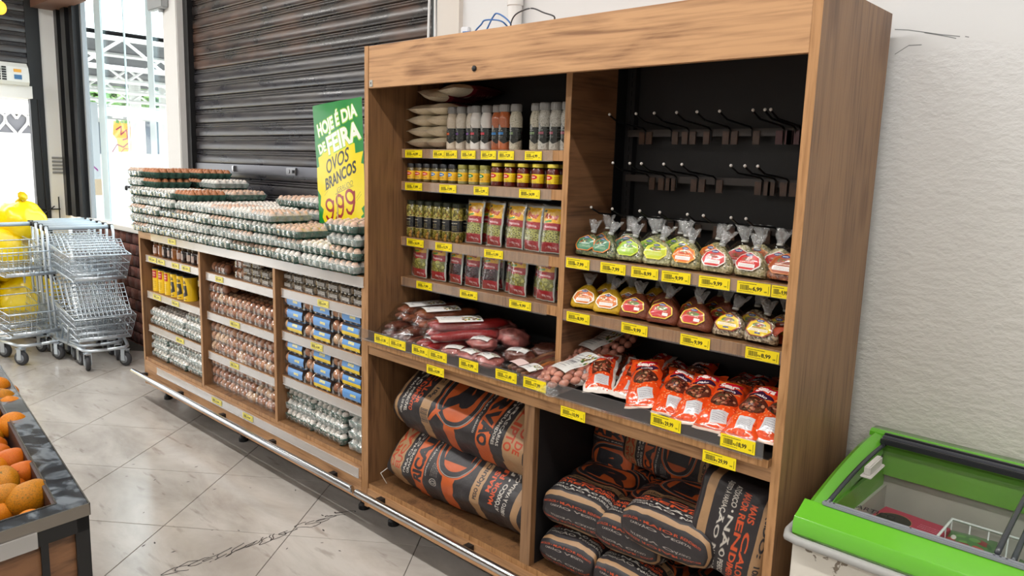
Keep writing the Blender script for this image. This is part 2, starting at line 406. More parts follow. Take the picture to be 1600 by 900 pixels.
# chain of dark tyre scribbles left on the tiles
mk = MB(); rk = random.Random(3)
A, B = on_z(268, 893, FZ), on_z(548, 797, FZ)
dv = (B-A); n_ = Vector((-dv.y, dv.x, 0)).normalized()
for k in range(17):
    t0 = k/17
    if .60 < t0 < .66: continue
    c = A+dv*(t0+.02); wdt = .020+.012*sin(k*1.7)
    pts = [c+dv.normalized()*(.045*cos(a)+.012*cos(3*a+k))+n_*(wdt*sin(a+.3*k)) for a in [i*2*pi/14*rk.uniform(.9, 1) for i in range(12)]]
    for i in range(len(pts)-1):
        d = (pts[i+1]-pts[i]).normalized(); q = Vector((-d.y, d.x, 0))*.0022; z = Vector((0, 0, .0006))
        mk.face([mk.vert(p) for p in (pts[i]-q+z, pts[i+1]-q+z, pts[i+1]+q+z, pts[i]+q+z)])
for k in range(26):
    p = on_z(rk.uniform(180, 540), rk.uniform(690, 890), FZ); a = rk.uniform(0, pi); l = rk.uniform(.004, .014)
    d = Vector((cos(a), sin(a), 0))*l; q = Vector((-d.y, d.x, 0))*.35; z = Vector((0, 0, .0006))
    mk.face([mk.vert(x) for x in (p-d+z, p-q+z, p+d+z, p+q+z)])
o = mk.build('floor_scuff_marks', mat('tyre_rubber_mark', '3a3532', .6), fl); o['kind'] = 'stuff'

# ================================================================ walls and ceiling
WY = .55; ZC = 3.6
def plaster(name):
    m_ = mat(name, 'd9d9d8', .75); nt = m_.node_tree; N = nt.nodes.new; Lk = nt.links.new; b = nt.nodes['Principled BSDF']
    tc = N('ShaderNodeTexCoord'); a = N('ShaderNodeTexNoise'); a.inputs['Scale'].default_value = 28; a.inputs['Detail'].default_value = 7; a.inputs['Roughness'].default_value = .6
    mp = N('ShaderNodeMapping'); mp.inputs['Scale'].default_value = (1, 1, 1.6); Lk(tc.outputs['Object'], mp.inputs[0]); Lk(mp.outputs[0], a.inputs['Vector'])
    sx = N('ShaderNodeSeparateXYZ'); Lk(tc.outputs['Object'], sx.inputs[0])
    wn = N('ShaderNodeTexNoise'); wn.inputs['Scale'].default_value = 4; Lk(tc.outputs['Object'], wn.inputs['Vector'])
    w2 = N('ShaderNodeMath'); w2.operation = 'MULTIPLY_ADD'; w2.inputs[1].default_value = .12; Lk(wn.outputs['Fac'], w2.inputs[0]); Lk(sx.outputs['Z'], w2.inputs[2])
    mr = N('ShaderNodeMapRange'); mr.inputs['From Min'].default_value = 2.11; mr.inputs['From Max'].default_value = 2.14; mr.inputs['To Min'].default_value = .5; mr.inputs['To Max'].default_value = .03; Lk(w2.outputs[0], mr.inputs[0])
    bp = N('ShaderNodeBump'); bp.inputs['Distance'].default_value = .014; Lk(mr.outputs[0], bp.inputs['Strength']); Lk(a.outputs['Fac'], bp.inputs['Height']); Lk(bp.outputs[0], b.inputs['Normal'])
    # base colour turns greyer and warmer towards the bottom
    r_ = N('ShaderNodeMapRange'); r_.inputs['From Min'].default_value = .5; r_.inputs['From Max'].default_value = 2.2; Lk(sx.outputs['Z'], r_.inputs[0])
    mx = N('ShaderNodeMix'); mx.data_type = 'RGBA'; mx.inputs[6].default_value = srgb('cfcabd'); mx.inputs[7].default_value = srgb('e2e3e4'); Lk(r_.outputs[0], mx.inputs[0]); Lk(mx.outputs[2], b.inputs['Base Color'])
    return m_
M['plaster'] = plaster('rough_white_plaster')
structure(box('wall_back', M['plaster'], (-.17, 6.5, WY, WY+.15, 0, ZC)))
structure(box('wall_back_top', M['white_paint'], (-5.85, -.17, WY, WY+.15, 3.3, ZC)))
structure(box('wall_right', M['white_paint'], (6.5, 6.6, -7, WY+.15, 0, ZC)))
structure(box('wall_front', M['white_paint'], (-7, 6.6, -7.1, -7, 0, ZC)))
structure(box('ceiling', M['white_paint'], (-5.9, 6.6, -7.1, WY+.15, ZC, ZC+.1)))
# luminous ceiling panels
lampm = mat('lamp_tube', (1, .97, .92), emit=8.)
for k, (x, y) in enumerate(LAMPS):
    e = empty('ceiling_light', (x, y, ZC), label='white ceiling tube lamp above the aisle, %s of the tube lamps' % ORD[k], cat='light', group='ceiling light panels')
    box('housing', M['white_paint'], (-.68, .68, -.06, .06, -.04, -.001), e)
    MB().tube([(-.64, 0, -.058), (.64, 0, -.058)], .015, 10).build('tube_lamp', lampm, e, True)
# white mouldings where shutter and plaster meet, white pillar
structure(box('trim_1', mat('cream_moulding', 'dcd5cd', .6), (-.17, -.02, WY-.025, WY, 0, ZC)))
structure(box('trim_2', mat('bluegrey_moulding', '9aa4ab', .5), (-.20, -.17, WY-.02, WY+.1, 0, ZC)))
pil = structure(box('trim_3', M['white_paint'], (-3.18, -2.95, WY-.05, WY+.15, 0, ZC), bev=.006))
lowwall = structure(box('wall_window', mat('mortar', '3c2a25', .9), (-5.7, -.17, WY+.012, WY+.15, 0, 1.06)))
sill = structure(box('trim_4', mat('pale_window_sill', 'e4ddd4', .4), (-5.72, -2.95, WY-.035, WY+.15, 1.06, 1.10), bev=.004))
# brick facing under the sill, brick by brick
bricks = [mat('brick_a', '7a4a40', .85, var=.35, vscale=30, bump=.5, bscale=90), mat('brick_b', '5a332e', .85, var=.35, vscale=30, bump=.5, bscale=90),
          mat('brick_c', '7c4c3f', .85, var=.35, vscale=30, bump=.5, bscale=90)]
bme = []
for k in range(6):
    q = MB(); q.bbox(0, .128, -.012-.003*(k % 3), .012, 0, .085, b=.005); bme.append(q.mesh('brick', bricks[k % 3], True))
for r_ in range(11):
    x = -5.6+(.07 if r_ % 2 else 0)
    while x < -2.45:
        if x > -4.95:
            o = link('brick', R.choice(bme), lowwall); o.location = (x, WY+.012, .004+r_*.0955+R.uniform(-.002, .002)); o.rotation_euler = (0, 0, R.uniform(-.012, .012))
        x += .136

# ================================================================ black roller shutter behind the eggs
def shutter_mat(name, base, brown):
    m_ = mat(name, base, .3); nt = m_.node_tree; N = nt.nodes.new; Lk = nt.links.new; b = nt.nodes['Principled BSDF']
    g_ = N('ShaderNodeNewGeometry'); mp = N('ShaderNodeMapping'); mp.inputs['Scale'].default_value = (3, 3, 7); Lk(g_.outputs['Position'], mp.inputs[0])
    n1 = N('ShaderNodeTexNoise'); n1.inputs['Scale'].default_value = 1.5; n1.inputs['Detail'].default_value = 8; Lk(mp.outputs[0], n1.inputs['Vector'])
    r1 = N('ShaderNodeValToRGB'); e = r1.color_ramp.elements; e[0].position = .38; e[0].color = srgb(base); e[1].position = .66; e[1].color = srgb(brown)
    Lk(n1.outputs['Fac'], r1.inputs[0]); Lk(r1.outputs[0], b.inputs['Base Color'])
    r2 = N('ShaderNodeMapRange'); r2.inputs['To Min'].default_value = .16; r2.inputs['To Max'].default_value = .45; Lk(n1.outputs['Fac'], r2.inputs[0]); Lk(r2.outputs[0], b.inputs['Roughness'])
    b.inputs['Specular IOR Level'].default_value = .7
    return m_
M['slat'] = shutter_mat('painted_shutter_steel', '2b2a30', '46413f')
M['slat_brown'] = shutter_mat('rusty_shutter_steel', '292321', '5a4134')
PITCH_S = .093
def slat_profile():
    # (outward depth, height): broad flat band, then two rolled ribs
    return [(.000, .000), (.012, .004), (.014, .010), (.014, .056), (.010, .061), (.002, .063), (.002, .066), (.010, .068), (.013, .072), (.010, .076),
            (.002, .078), (.002, .081), (.008, .083), (.010, .087), (.006, .091), (.000, .093)]
def slat_mesh(L_, axis, mt):
    q = MB(); P = slat_profile(); n = len(P)
    I = [[q.vert((t*L_, -d, z) if axis == 'x' else (d, t*L_, z)) for (d, z) in P] for t in (0, 1)]
    for k in range(n-1): q.face((I[0][k], I[1][k], I[1][k+1], I[0][k+1]) if axis == 'x' else (I[0][k+1], I[1][k+1], I[1][k], I[0][k]))
    B_ = [[q.vert((t*L_, .004, z) if axis == 'x' else (-.004, t*L_, z)) for z in (0, PITCH_S)] for t in (0, 1)]
    q.face((B_[0][0], B_[0][1], B_[1][1], B_[1][0]))
    return q.mesh('slat', mt)
sh = empty('roller_shutter', (-2.88, WY+.05, 1.10), label='black horizontal-slat roller shutter behind the piled egg trays', cat='shutter')
sm1, sm2 = slat_mesh(2.68, 'x', M['slat']), slat_mesh(2.68, 'x', M['slat_brown'])
for k in range(24):
    z = k*PITCH_S
    o = link('slat', sm2 if k >= 13 else sm1, sh); o.location = (0, 0, z)
box('guide_rail', M['black'], (-.07, 0, -.05, .02, 0, 2.3), sh); box('guide_rail', M['black'], (2.64, 2.71, -.05, .02, -1.1, 2.3), sh)
lr = MB(); lr.bbox(0, 2.64, -.030, -.014, .50, .56, b=.003)
lr.build('bottom_rail', mat('worn_steel_rail', '6d6d72', .3, .8), sh)
lk = MB(); lk.bbox(0, .11, -.040, -.030, 0, .045, b=.004); lk.lathe([(.0, -.046), (.012, -.046), (.012, -.036)], 12, (.04, 0, .022), axis='y'); lk.bbox(.075, .10, -.055, -.035, .012, .032, b=.002)
o = lk.build('lock_plate', mat('lock_steel', '9a9a9c', .3, .9), sh); p = on_y(448, 264, WY); o.location = (p.x+2.88-.03, 0, .508)
o2 = MB().bbox(0, .02, -.045, -.030, 0, .04, b=.003).build('lock_bolt', M['chrome'], sh); p = on_y(361, 262, WY); o2.location = (p.x+2.88, 0, .51)
cr = MB(); cr.tube([(-.235, WY-.01, ZC), (-.236, WY-.012, 2.6), (-.225, WY-.03, 2.2), (-.2, WY-.03, 1.9)], .007, 8)
tag(cr.build('hanging_cable', mat('white_cord', 'e6e6e6', .5), None, True), 'left one of two thin white cords hanging beside the black shutter', 'cord'); cr = MB()
cr.tube([(-.205, WY-.02, ZC), (-.20, WY-.02, 2.75), (-.175, WY-.03, 2.3), (-.16, WY-.03, 2.0)], .006, 8)
tag(cr.build('hanging_cable', mat('white_cord_b', 'e6e6e6', .5), None, True), 'right one of two thin white cords hanging beside the black shutter', 'cord')

# ================================================================ window: frameless glass leaves behind a stack of dark frames
win = structure(empty('window_1', (0, WY+.05, 0)))
glass = bpy.data.materials.new('window_glass'); glass.use_nodes = True; nt = glass.node_tree; nt.nodes.remove(nt.nodes['Principled BSDF'])
tr = nt.nodes.new('ShaderNodeBsdfTransparent'); tr.inputs[0].default_value = (.93, .97, .97, 1); gl = nt.nodes.new('ShaderNodeBsdfGlossy'); gl.inputs['Roughness'].default_value = .02
fr = nt.nodes.new('ShaderNodeLayerWeight'); mxs = nt.nodes.new('ShaderNodeMixShader'); pw_ = nt.nodes.new('ShaderNodeMath'); pw_.operation = 'POWER'; pw_.inputs[1].default_value = 5
fr.inputs[0].default_value = .5; pm_ = nt.nodes.new('ShaderNodeMath'); pm_.operation = 'MULTIPLY_ADD'; pm_.inputs[1].default_value = .5; pm_.inputs[2].default_value = .03
nt.links.new(fr.outputs['Facing'], pw_.inputs[0]); nt.links.new(pw_.outputs[0], pm_.inputs[0]); nt.links.new(pm_.outputs[0], mxs.inputs[0]); nt.links.new(tr.outputs[0], mxs.inputs[1]); nt.links.new(gl.outputs[0], mxs.inputs[2])
nt.links.new(mxs.outputs[0], nt.nodes['Material Output'].inputs[0]); M['glass'] = glass
edge = mat('green_glass_edge', 'd2e4ea', .1, spec=.8)
dark = mat('dark_aluminium', '1d1c1d', .35, .4)
for k, (xa, xb) in enumerate([(-5.32, -4.72), (-4.80, -4.24), (-4.24, -3.66), (-3.70, -3.19)]):
    y = .012*(k % 2)
    pn = box('pane', M['glass'], (xa, xb, y, y+.008, 1.10, 3.3), win)
    box('pane_edge', edge, (xb-.012 if k % 2 else xb-.004, xb, y-.002, y+.010, 1.10, 3.3), pn)
box('glass_stop', edge, (-4.87, -4.72, -.006, .0, 1.10, 3.3), win); box('glass_stop', edge, (-3.73, -3.62, -.006, .0, 1.10, 3.3), win)
for x in (-4.26, -4.20):
    q = MB(); q.lathe([(.0, -.03), (.018, -.03), (.022, -.02), (.018, 0)], 12, (x, 0, 1.42), axis='y'); q.build('latch', dark, win, True)
for (xa, xb, ya, yb, mt) in [(-5.66, -5.58, -.10, .02, dark), (-5.56, -5.50, -.06, .0, M['steel']), (-5.50, -5.38, -.09, .01, dark), (-5.37, -5.33, -.05, .0, M['steel']),
                             (-5.33, -5.24, -.07, .0, dark), (-5.20, -5.16, -.02, .02, mat('pale_frame', '8b8f94', .4)), (-3.21, -3.18, -.05, .05, dark)]:
    box('frame', mt, (xa, xb, ya, yb, 1.10, 3.3), win)
box('roller_box', mat('rusty_roller_box', '6b4a3a', .6), (-5.68, -4.9, -.28, -.05, 3.02, 3.12), win)
jb = MB(); jb.bbox(-3.32, -3.06, WY-.10, WY-.052, 2.74, 2.84, b=.008); jb.lathe([(.0, 0), (.018, 0), (.018, .03)], 10, (-3.15, WY-.07, 2.72))
tag(jb.build('junction_box', mat('grey_junction_box', 'a9acae', .4)), 'small grey electrical box fixed at the top of the white pillar', 'electrical box')

# ================================================================ entrance wall on the left
LX = -5.7
post = structure(box('trim_5', M['white_paint'], (LX-.1, LX, .385, .53, 0, ZC)))
structure(box('wall_left', M['white_paint'], (LX-.15, LX, -7, -3.4, 0, ZC)))
structure(box('door_frame_1', M['white_paint'], (LX-.12, LX+.10, -3.4, .27, 2.19, 2.30)))
structure(box('trim_6', M['black'], (LX-.06, LX+.01, .27, .385, 0, ZC)))
s2_ = empty('door_shutter', (LX+.02, -3.4, 2.32), label='black slatted roller shutter above the shop entrance', cat='shutter')
sml = slat_mesh(3.68, 'y', M['slat'])
for k in range(14):
    o = link('slat', sml, s2_); o.location = (-.03, 0, k*PITCH_S)
vp = MB()
for k in range(5): vp.bbox(0, .006, .02, .11, k*.035, k*.035+.02, b=.001)
o = vp.build('notice_strip', mat('grey_notice', '8c8c8c', .6)); o.location = (LX+.001, .40, 1.50)
tag(o, 'strip of small grey notices stuck on the narrow white post by the entrance', 'sign')
# air curtain over the door
ac = empty('air_curtain', (LX+.0, on_x(43, 115, LX+.1).y-.92, 2.30), label='white air curtain with black grille standing above the entrance beam', cat='air curtain')
acw = mat('air_curtain_plastic', 'dfe0dc', .35)
q = MB(); prof = [(.0, 0), (.13, 0), (.15, .03), (.15, .10), (.13, .16), (.08, .20), (0, .20)]
I = [[q.vert((d, y, z)) for d, z in prof] for y in (0, .92)]
for k in range(len(prof)): k2 = (k+1) % len(prof); q.face((I[0][k], I[0][k2], I[1][k2], I[1][k]))
q.face(I[0][::-1]); q.face(I[1]); q.build('casing', acw, ac)
for i in range(16):
    for j in range(6):
        if i == 0 and j == 0: q = MB()
        q.box(.1505, .153, .03+i*.045, .065+i*.045, .035+j*.021, .050+j*.021)
o = q.build('grille', M['black'], ac); o['kind'] = 'stuff'
box('badge', mat('orange_badge', 'e0a23a', .5), (.142, .146, .80, .86, .10, .14), ac)
box('badge', mat('blue_badge', '3b6d9c', .5), (.151, .153, .80, .86, .05, .09), ac)
lmp = MB(); lmp.ball((0, 0, 0), .05, 14, 10, 0, (1, 1, 1.2))
e = empty('warning_lamp', on_x(0, 12, LX+.2), label='round amber lamp at the top left above the entrance shutter', cat='lamp')
lmp.build('bulb', mat('amber_lamp', (1, .55, .05), .3, emit=1.2), e, True); box('bracket', M['white_paint'], (-.2, 0, -.015, .015, .04, .07), e)
# thin steel rod with a crossed foot at the door
rd = MB(); p = on_x(60, 160, LX+.02); p2 = on_x(77, 335, LX+.02)
rd.tube([(p.x, p.y, 2.19), (p2.x, p2.y, .05)], .008, 6); c0 = p2+Vector((0, 0, .05))
for a, b_ in (((0, -.10, 0), (0, .10, 0)), ((0, -.09, -.12), (0, -.09, .12)), ((0, .09, -.12), (0, .09, .12)), ((0, -.05, -.05), (0, .05, .03))): rd.tube([c0+Vector(a), c0+Vector(b_)], .006, 5)
tag(rd.build('door_rod', dark), 'thin dark steel rod with crossed bars in the bright entrance', 'rod')

# ================================================================ outside, seen through door and window
structure(box('outside_ground', mat('sunlit_concrete', 'd9d5cd', .8, var=.08, vscale=2), (-30, -5.85, -12, 22, -.12, -.05)))
structure(box('outside_strip', mat('sunlit_concrete_b', 'd9d5cd', .8), (-5.85, 6.5, .72, 22, -.12, -.05)))
FXo = -16.
fw = empty('street_building', (FXo, 0, 0), label='white low building with painted wall and grey shutters across the street', cat='building')
wm_ = mat('white_render', 'f2f1ee', .8)
P = lambda u, v: on_x(u, v, FXo)
box('wall', wm_, (-.3, 0, -8, 16, 0, P(200, 166).z), fw)
box('roof_edge', wm_, (-.2, .35, -8, 16, P(200, 184).z, P(200, 168).z), fw)
gt = Tex(300, 200, 'efe6da')
gt.poly([(40, 10), (230, 0), (225, 150), (150, 190), (70, 195), (60, 120), (30, 90)], 'e8a33c')
for pts, w_, c_ in [([(20, 195), (60, 150), (110, 165), (150, 140), (200, 150), (240, 110)], 7, '7a2048'), ([(60, 60), (100, 40), (95, 90), (140, 60), (150, 110), (110, 120)], 9, '8d2440'),
                    ([(160, 50), (200, 40), (180, 90), (220, 80), (215, 120)], 9, '9c2c34'), ([(90, 195), (120, 172), (160, 175), (185, 195)], 6, '9a4a2a'), ([(240, 60), (255, 110), (250, 160), (280, 190)], 5, '6b3160')]: gt.stroke(pts, w_, c_)
for _ in range(40): gt.ell(R.uniform(60, 240), R.uniform(0, 22), R.uniform(4, 12), R.uniform(3, 8), R.choice(['4f7a3a', '6b9a4c']))
mu = MB(); a, b_ = P(163, 238), P(217, 190); mu.quad((.36, a.y, a.z), (.36, b_.y, a.z), (.36, b_.y, b_.z), (.36, a.y, b_.z)); mu.box(.0, .355, a.y, b_.y, a.z, b_.z, 1)
mu.build('painted_panel', [image_mat('street_painting', gt, .8), wm_], fw)
for (u0, u1) in ((218, 246), (262, 285), (150, 157)):
    a, b_ = P(u0, 240), P(u1, 191); box('grey_shutter', mat('grey_street_shutter', '6c7480', .6), (-.05, .05, a.y, b_.y, a.z, b_.z), fw)
q = MB()
for k in range(60):
    q.box(.35, .40, -8+k*.4, -7.8+k*.4, P(200, 187).z, P(200, 183).z)
o = q.build('roof_corrugation', wm_, fw); o['kind'] = 'stuff'
# side wall with scribbles at the left behind the glass
gw = Tex(200, 200, 'c9ced4')
for pts in ([(20, 60), (60, 20), (50, 90), (90, 30)], [(30, 100), (80, 130), (60, 80), (110, 110)], [(70, 30), (100, 60), (120, 120)]): gw.stroke(pts, 3, '3a4048')
gw.stroke([(10, 150), (50, 138), (80, 150), (120, 136), (170, 146)], 4, '9a3a8c'); gw.rect(0, 165, 200, 200, 'cdb79c')
q = MB(); a, b_ = on_x(128, 305, -12.), on_x(152, 160, -12.); q.quad((0, a.y, a.z), (0, b_.y, a.z), (0, b_.y, b_.z), (0, a.y, b_.z)); q.box(-.2, -.005, a.y, b_.y, -.05, b_.z, 1)
o = q.build('scribbled_wall', [image_mat('wall_scribbles', gw, .8), wm_]); o.location = (-12, 0, 0)
tag(o, 'grey street wall with black and purple scribbles seen through the left pane', 'wall')
# canopy with white trusses
cn = empty('street_canopy', (0, 0, 0), label='grey street canopy on white zigzag trusses seen through the window', cat='canopy')
X0, X1 = -8.5, -14.
n0, n1, f0, f1 = on_x(140, 44, X0), on_x(278, 74, X0), on_x(140, 150, X1), on_x(278, 127, X1)
y0, y1 = n0.y-1.2, n1.y+2.5; z0 = (n0.z+n1.z)/2; z1 = (f0.z+f1.z)/2
q = MB(); q.quad((X0, y0, z0), (X0, y1, z0), (X1, y1+3, z1), (X1, y0-1, z1)); q.quad((X0, y0, z0+.05), (X0, y1, z0+.05), (X1, y1+3, z1+.05), (X1, y0-1, z1+.05))
q.build('canopy_sheet', mat('grey_canopy_sheet', '5f6065', .7, var=.15, vscale=2), cn)
for k in range(5):
    t = k/4; X = X0+(X1-X0)*t; Z = z0+(z1-z0)*t-.04; q = MB()
    q.tube([(X, y0-.5, Z), (X, y1+2, Z)], .035, 6); q.tube([(X, y0-.5, Z-.38), (X, y1+2, Z-.38)], .035, 6)
    n = 14
    for i in range(n):
        ya = y0-.5+(y1-y0+2.5)*i/n; yb = y0-.5+(y1-y0+2.5)*(i+1)/n; q.tube([(X, ya, Z-(.38 if i % 2 else 0)), (X, yb, Z-(0 if i % 2 else .38))], .022, 5)
    q.build('truss', wm_, cn)
for u in (213, 259): p = on_x(u, 200, -13.2); MB().tube([(p.x, p.y, -.05), (p.x, p.y, z1+.1)], .11, 10).build('column', wm_, cn)
# trees over the roof
def tree(p, r, seed, label):
    e = empty('street_tree', p, label=label, cat='tree'); rr = random.Random(seed)
    q = MB(); q.tube([(0, 0, -p.z-.06), (.05, 0, -p.z*.5), (0, .05, 0)], [.16, .12, .06], 8); q.build('trunk', mat('bark', '6a5644', .9), e)
    q = MB()
    for k in range(1400):
        d = Vector((rr.gauss(0, 1), rr.gauss(0, 1), rr.gauss(0, .8))).normalized()*r*rr.uniform(.5, 1)*(1+.25*noise.noise(Vector((k*.37, seed, 0))))
        a = Vector((rr.uniform(-1, 1), rr.uniform(-1, 1), rr.uniform(-1, 1))).normalized()*.11; b2 = a.cross(d).normalized()*.07
        q.face([q.vert(d-a), q.vert(d-b2), q.vert(d+a), q.vert(d+b2)], mi=k % 2)
    o = q.build('foliage', [mat('leaf_a', '6f9a55', .6), mat('leaf_b', '8fb56c', .6)], e); o['kind'] = 'stuff'
for k, (u, v, r) in enumerate([(214, 150, .7), (240, 146, .75), (268, 146, .8), (178, 158, .5), (140, 155, .7)]):
    tree(on_x(u, v, -19.+.4*k), r, k, ['green bushy street tree behind the middle of the canopy', 'large green street tree right of the canopy column', 'green street tree close beside the white pillar',
                                  'small green tree above the white roof edge', 'green tree above the scribbled wall'][k])
# gate with a lattice of white arcs, seen through the door
ga = empty('street_gate', (-11, 0, 0), label='white street gate with a band of grey heart-shaped lattice', cat='gate')
p0, p1 = on_x(-30, 205, -11), on_x(66, 178, -11)
box('panel', wm_, (-.1, 0, p0.y-6, p1.y+.4, -.05, p0.z), ga)
box('lattice_ground', mat('lattice_grey', '85868c', .8), (-.06, -.03, p0.y-6, p1.y, p0.z, p1.z), ga)  # dark grey panel behind the white arcs
q = MB(); h = p1.z-p0.z; n = 40
for k in range(n):
    y = p1.y-.05-k*.30
    for s_ in (-1, 1): q.tube([(0, y+s_*.02, p0.z), (0, y+s_*.13, p0.z+h*.45), (0, y+s_*.15, p0.z+h*.8), (0, y+s_*.07, p1.z), (0, y, p0.z+h*.7)], .022, 5)
q.tube([(0, p0.y-6, p1.z), (0, p1.y, p1.z)], .03, 5); o = q.build('lattice', wm_, ga); o['kind'] = 'stuff'
pb = on_x(0, 154, -14.); box('low_roof', mat('pink_roof_tiles', 'd8a596', .8), (-14.6, -14, -9, on_x(75, 150, -14).y, pb.z, pb.z+.16), ga)
q = MB(); pa, pc = on_x(0, 312, -8), on_x(74, 280, -8)
for k in range(26): q.box(-8, -7.98, pc.y-.2-k*.09, pc.y-.165-k*.09, .3, pc.z)
q.box(-8.01, -7.97, pc.y-2.6, pc.y, pc.z, pc.z+.04); q.build('railing', mat('pale_grey_railing', 'b9bcc0', .6), ga)

# hairline cracks in the plaster above the unit's right end
q = MB()
for pts in ([(1398, 46), (1420, 47), (1442, 50), (1470, 54), (1500, 57)], [(1444, 51), (1480, 57), (1494, 60)], [(1508, 57), (1514, 58)], [(1398, 85), (1420, 71), (1440, 70)]):
    P_ = [on_y(u, v, WY-.0005) for u, v in pts]
    for a, b_ in zip(P_, P_[1:]):
        n_ = Vector((0, 0, .0012)); q.face([q.vert(x) for x in (a-n_, b_-n_, b_+n_, a+n_)])
o = q.build('plaster_crack', mat('crack_shade', '8a8d8e', .8), bpy.data.objects['wall_back']); o['kind'] = 'stuff'
# ================================================================ price tags
_tagm = {}
def tag_mat(price, pale=False):
    k = (price, pale)
    if k not in _tagm:
        rr = random.Random(price); t = Tex(256, 92, 'f6de10' if not pale else 'f0e26a'); ink = '1c1a08'
        t.scrib(14, 10, 150, 20, 1, ink, rr, 5); t.scrib(14, 72, 130, 80, 1, ink, rr, 4)
        x = 24
        while x < 92: w_ = rr.choice([1.5, 2.5, 4]); t.rect(x, 26, x+w_, 66, ink); x += w_+rr.choice([1.5, 2.5])
        t.text('R$', 106, 54, 14, ink, bold=.03); t.text(price, 158, 48, 29, ink, bold=.035, fit=72)
        t.text('UN', 220, 64, 10, ink, bold=.03); t.rect(240, 18, 243, 78, ink)
        _tagm[k] = image_mat('price_tag_%s' % price.replace(',', '_'), t, .45)
    return _tagm[k]
_tagme = {}
def price_tag(parent, p, wd, price, h=.034, pale=False, rotz=0.):
    key = (price, round(wd, 2), pale, h)
    if key not in _tagme:
        q = MB(); W = round(wd, 2) if wd > .02 else wd; q.quad((-W/2, 0, -h/2), (W/2, 0, -h/2), (W/2, 0, h/2), (-W/2, 0, h/2)); q.box(-W/2, W/2, .0003, .0012, -h/2, h/2)
        _tagme[key] = q.mesh('price_tag', [tag_mat(price, pale)], False)
    o = link('price_tag', _tagme[key], parent); o.location = p; o.rotation_euler = (0, R.uniform(-.01, .01), rotz)
    return o
def tags(parent, Y, rows, h=.034, zc=None, pale=False):
    for (u0, u1, v, price) in rows:
        a, b_ = on_y(u0, v, Y), on_y(u1, v, Y); p = on_y((u0+u1)/2, v, Y)
        if zc is not None: p.z = zc
        price_tag(parent, p, b_.x-a.x, price, h, pale)

def panel(name, b_, main, edge_, parent, sides='y'):
    """board with a differently grained front edge"""
    q = MB(); x0, x1, y0, y1, z0, z1 = b_
    q.bbox(x0, x1, y0+.0015, y1, z0, z1, b=.0008)
    q.box(x0, x1, y0, y0+.0016, z0, z1, 1)
    return q.build(name, [main, edge_], parent)
def bumper(parent, x0, x1, z=.272, y=-.045):
    q = MB(); q.tube([(x0, y, z+.004), (x0+.004, y, z+.004), (x1-.004, y, z+.004), (x1, y, z+.004)], [.008, .0155, .0155, .008], 12)
    q.tube([(x0+.002, y+.012, z-.012), (x1-.002, y+.012, z-.012)], .011, 8)
    q.build('bumper_rail', M['chrome'], parent, 'auto')
    x = x0+.12
    while x < x1: box('bumper_bracket', M['black'], (x, x+.03, y+.01, .0, z-.012, z+.012), parent); x += .55
def foot(parent, x, y=.12, top=.2):
    q = MB(); q.lathe([(0, FZ), (.027, FZ), (.027, FZ+.02), (.018, FZ+.03), (.018, FZ+.06), (.024, FZ+.07), (.024, top+.008), (0, top+.008)], 12, (x, y, 0)); q.build('foot', M['black'], parent, 'auto')
def shelf_rail(parent, x0, x1, z0, z1, y, m_):
    q = MB(); q.box(x0, x1, y-.003, y-.001, z0, z1); q.box(x0, x1, y-.006, y+.001, z0-.003, z0); q.box(x0, x1, y-.005, y+.001, z1, z1+.0015)
    return q.build('price_rail', m_, parent)

# ================================================================ tall wooden gondola
L_, D_, H_ = 1.84, .485, 2.158
G = empty('wooden_display_unit', (0, 0, 0), label='tall oak display unit with header board, hooks and charcoal compartments', cat='shelving unit')
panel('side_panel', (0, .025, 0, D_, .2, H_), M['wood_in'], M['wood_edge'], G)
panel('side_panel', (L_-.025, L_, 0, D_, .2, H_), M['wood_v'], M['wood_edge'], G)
hd = MB(); hd.bbox(.0262, L_-.0252, .002, .022, 1.993, H_-.001, b=.001); hd = hd.build('header_board', M['wood_h'], G)
box('top_board', M['wood_h'], (.025, L_-.025, .022, D_, H_-.03, H_-.005), G)
q = MB(); c0 = on_y(741, 107, 0); q.lathe([(0, -.006), (.007, -.006), (.010, -.003), (.010, .004), (0, .004)], 14, (c0.x, .0, c0.z), axis='y'); q.build('cam_lock', M['black'], hd, True)
q = MB(); c0 = on_y(580, 130, 0); q.bbox(c0.x-.012, c0.x+.008, -.001, .002, c0.z-.014, c0.z+.012, b=.0008); q.box(c0.x-.004, c0.x+.001, -.0015, -.0008, c0.z-.004, c0.z+.004, 1); q.build('shelf_pin_plate', [mat('grey_plate', 'b5b2ac', .5), M['black']], hd)
panel('divider', (.935, .960, .15, .462, .988, 2.128), M['wood_in_h'], M['wood_edge'], G)
panel('divider', (.930, .976, .004, .462, .31, .897), M['wood_in'], M['wood_v'], G)
box('back_panel', M['black_board'], (.025, L_-.025, .463, .480, .25, 2.128), G)
box('dark_liner', M['black_board'], (.9762, .9775, .03, .462, .312, .896), G)
box('upright', M['black'], (.9605, .9625, .405, .463, .99, 2.128), G)
box('upright', M['black'], (.0255, .0275, .40, .463, .99, 2.128), G)
box('upright', M['black'], (L_-.0275, L_-.0255, .40, .463, .99, 2.128), G)
for x in (1.005, 1.74):
    q = MB(); q.box(x-.012, x+.012, .435, .462, .99, 2.12)
    for k in range(34): q.box(x-.004, x-.001, .4345, .436, 1.0+k*.032, 1.018+k*.032, 1)
    q.build('slotted_upright', [M['black'], mat('slot_shadow', '050505', .9)], G)
ct = panel('counter', (.0255, L_-.0255, -.022, .462, .940, .962), M['wood_in'], M['wood_edge'], G)
box('counter_mat', M['black_mat'], (.027, L_-.027, -.021, .46, .962, .9655), ct)
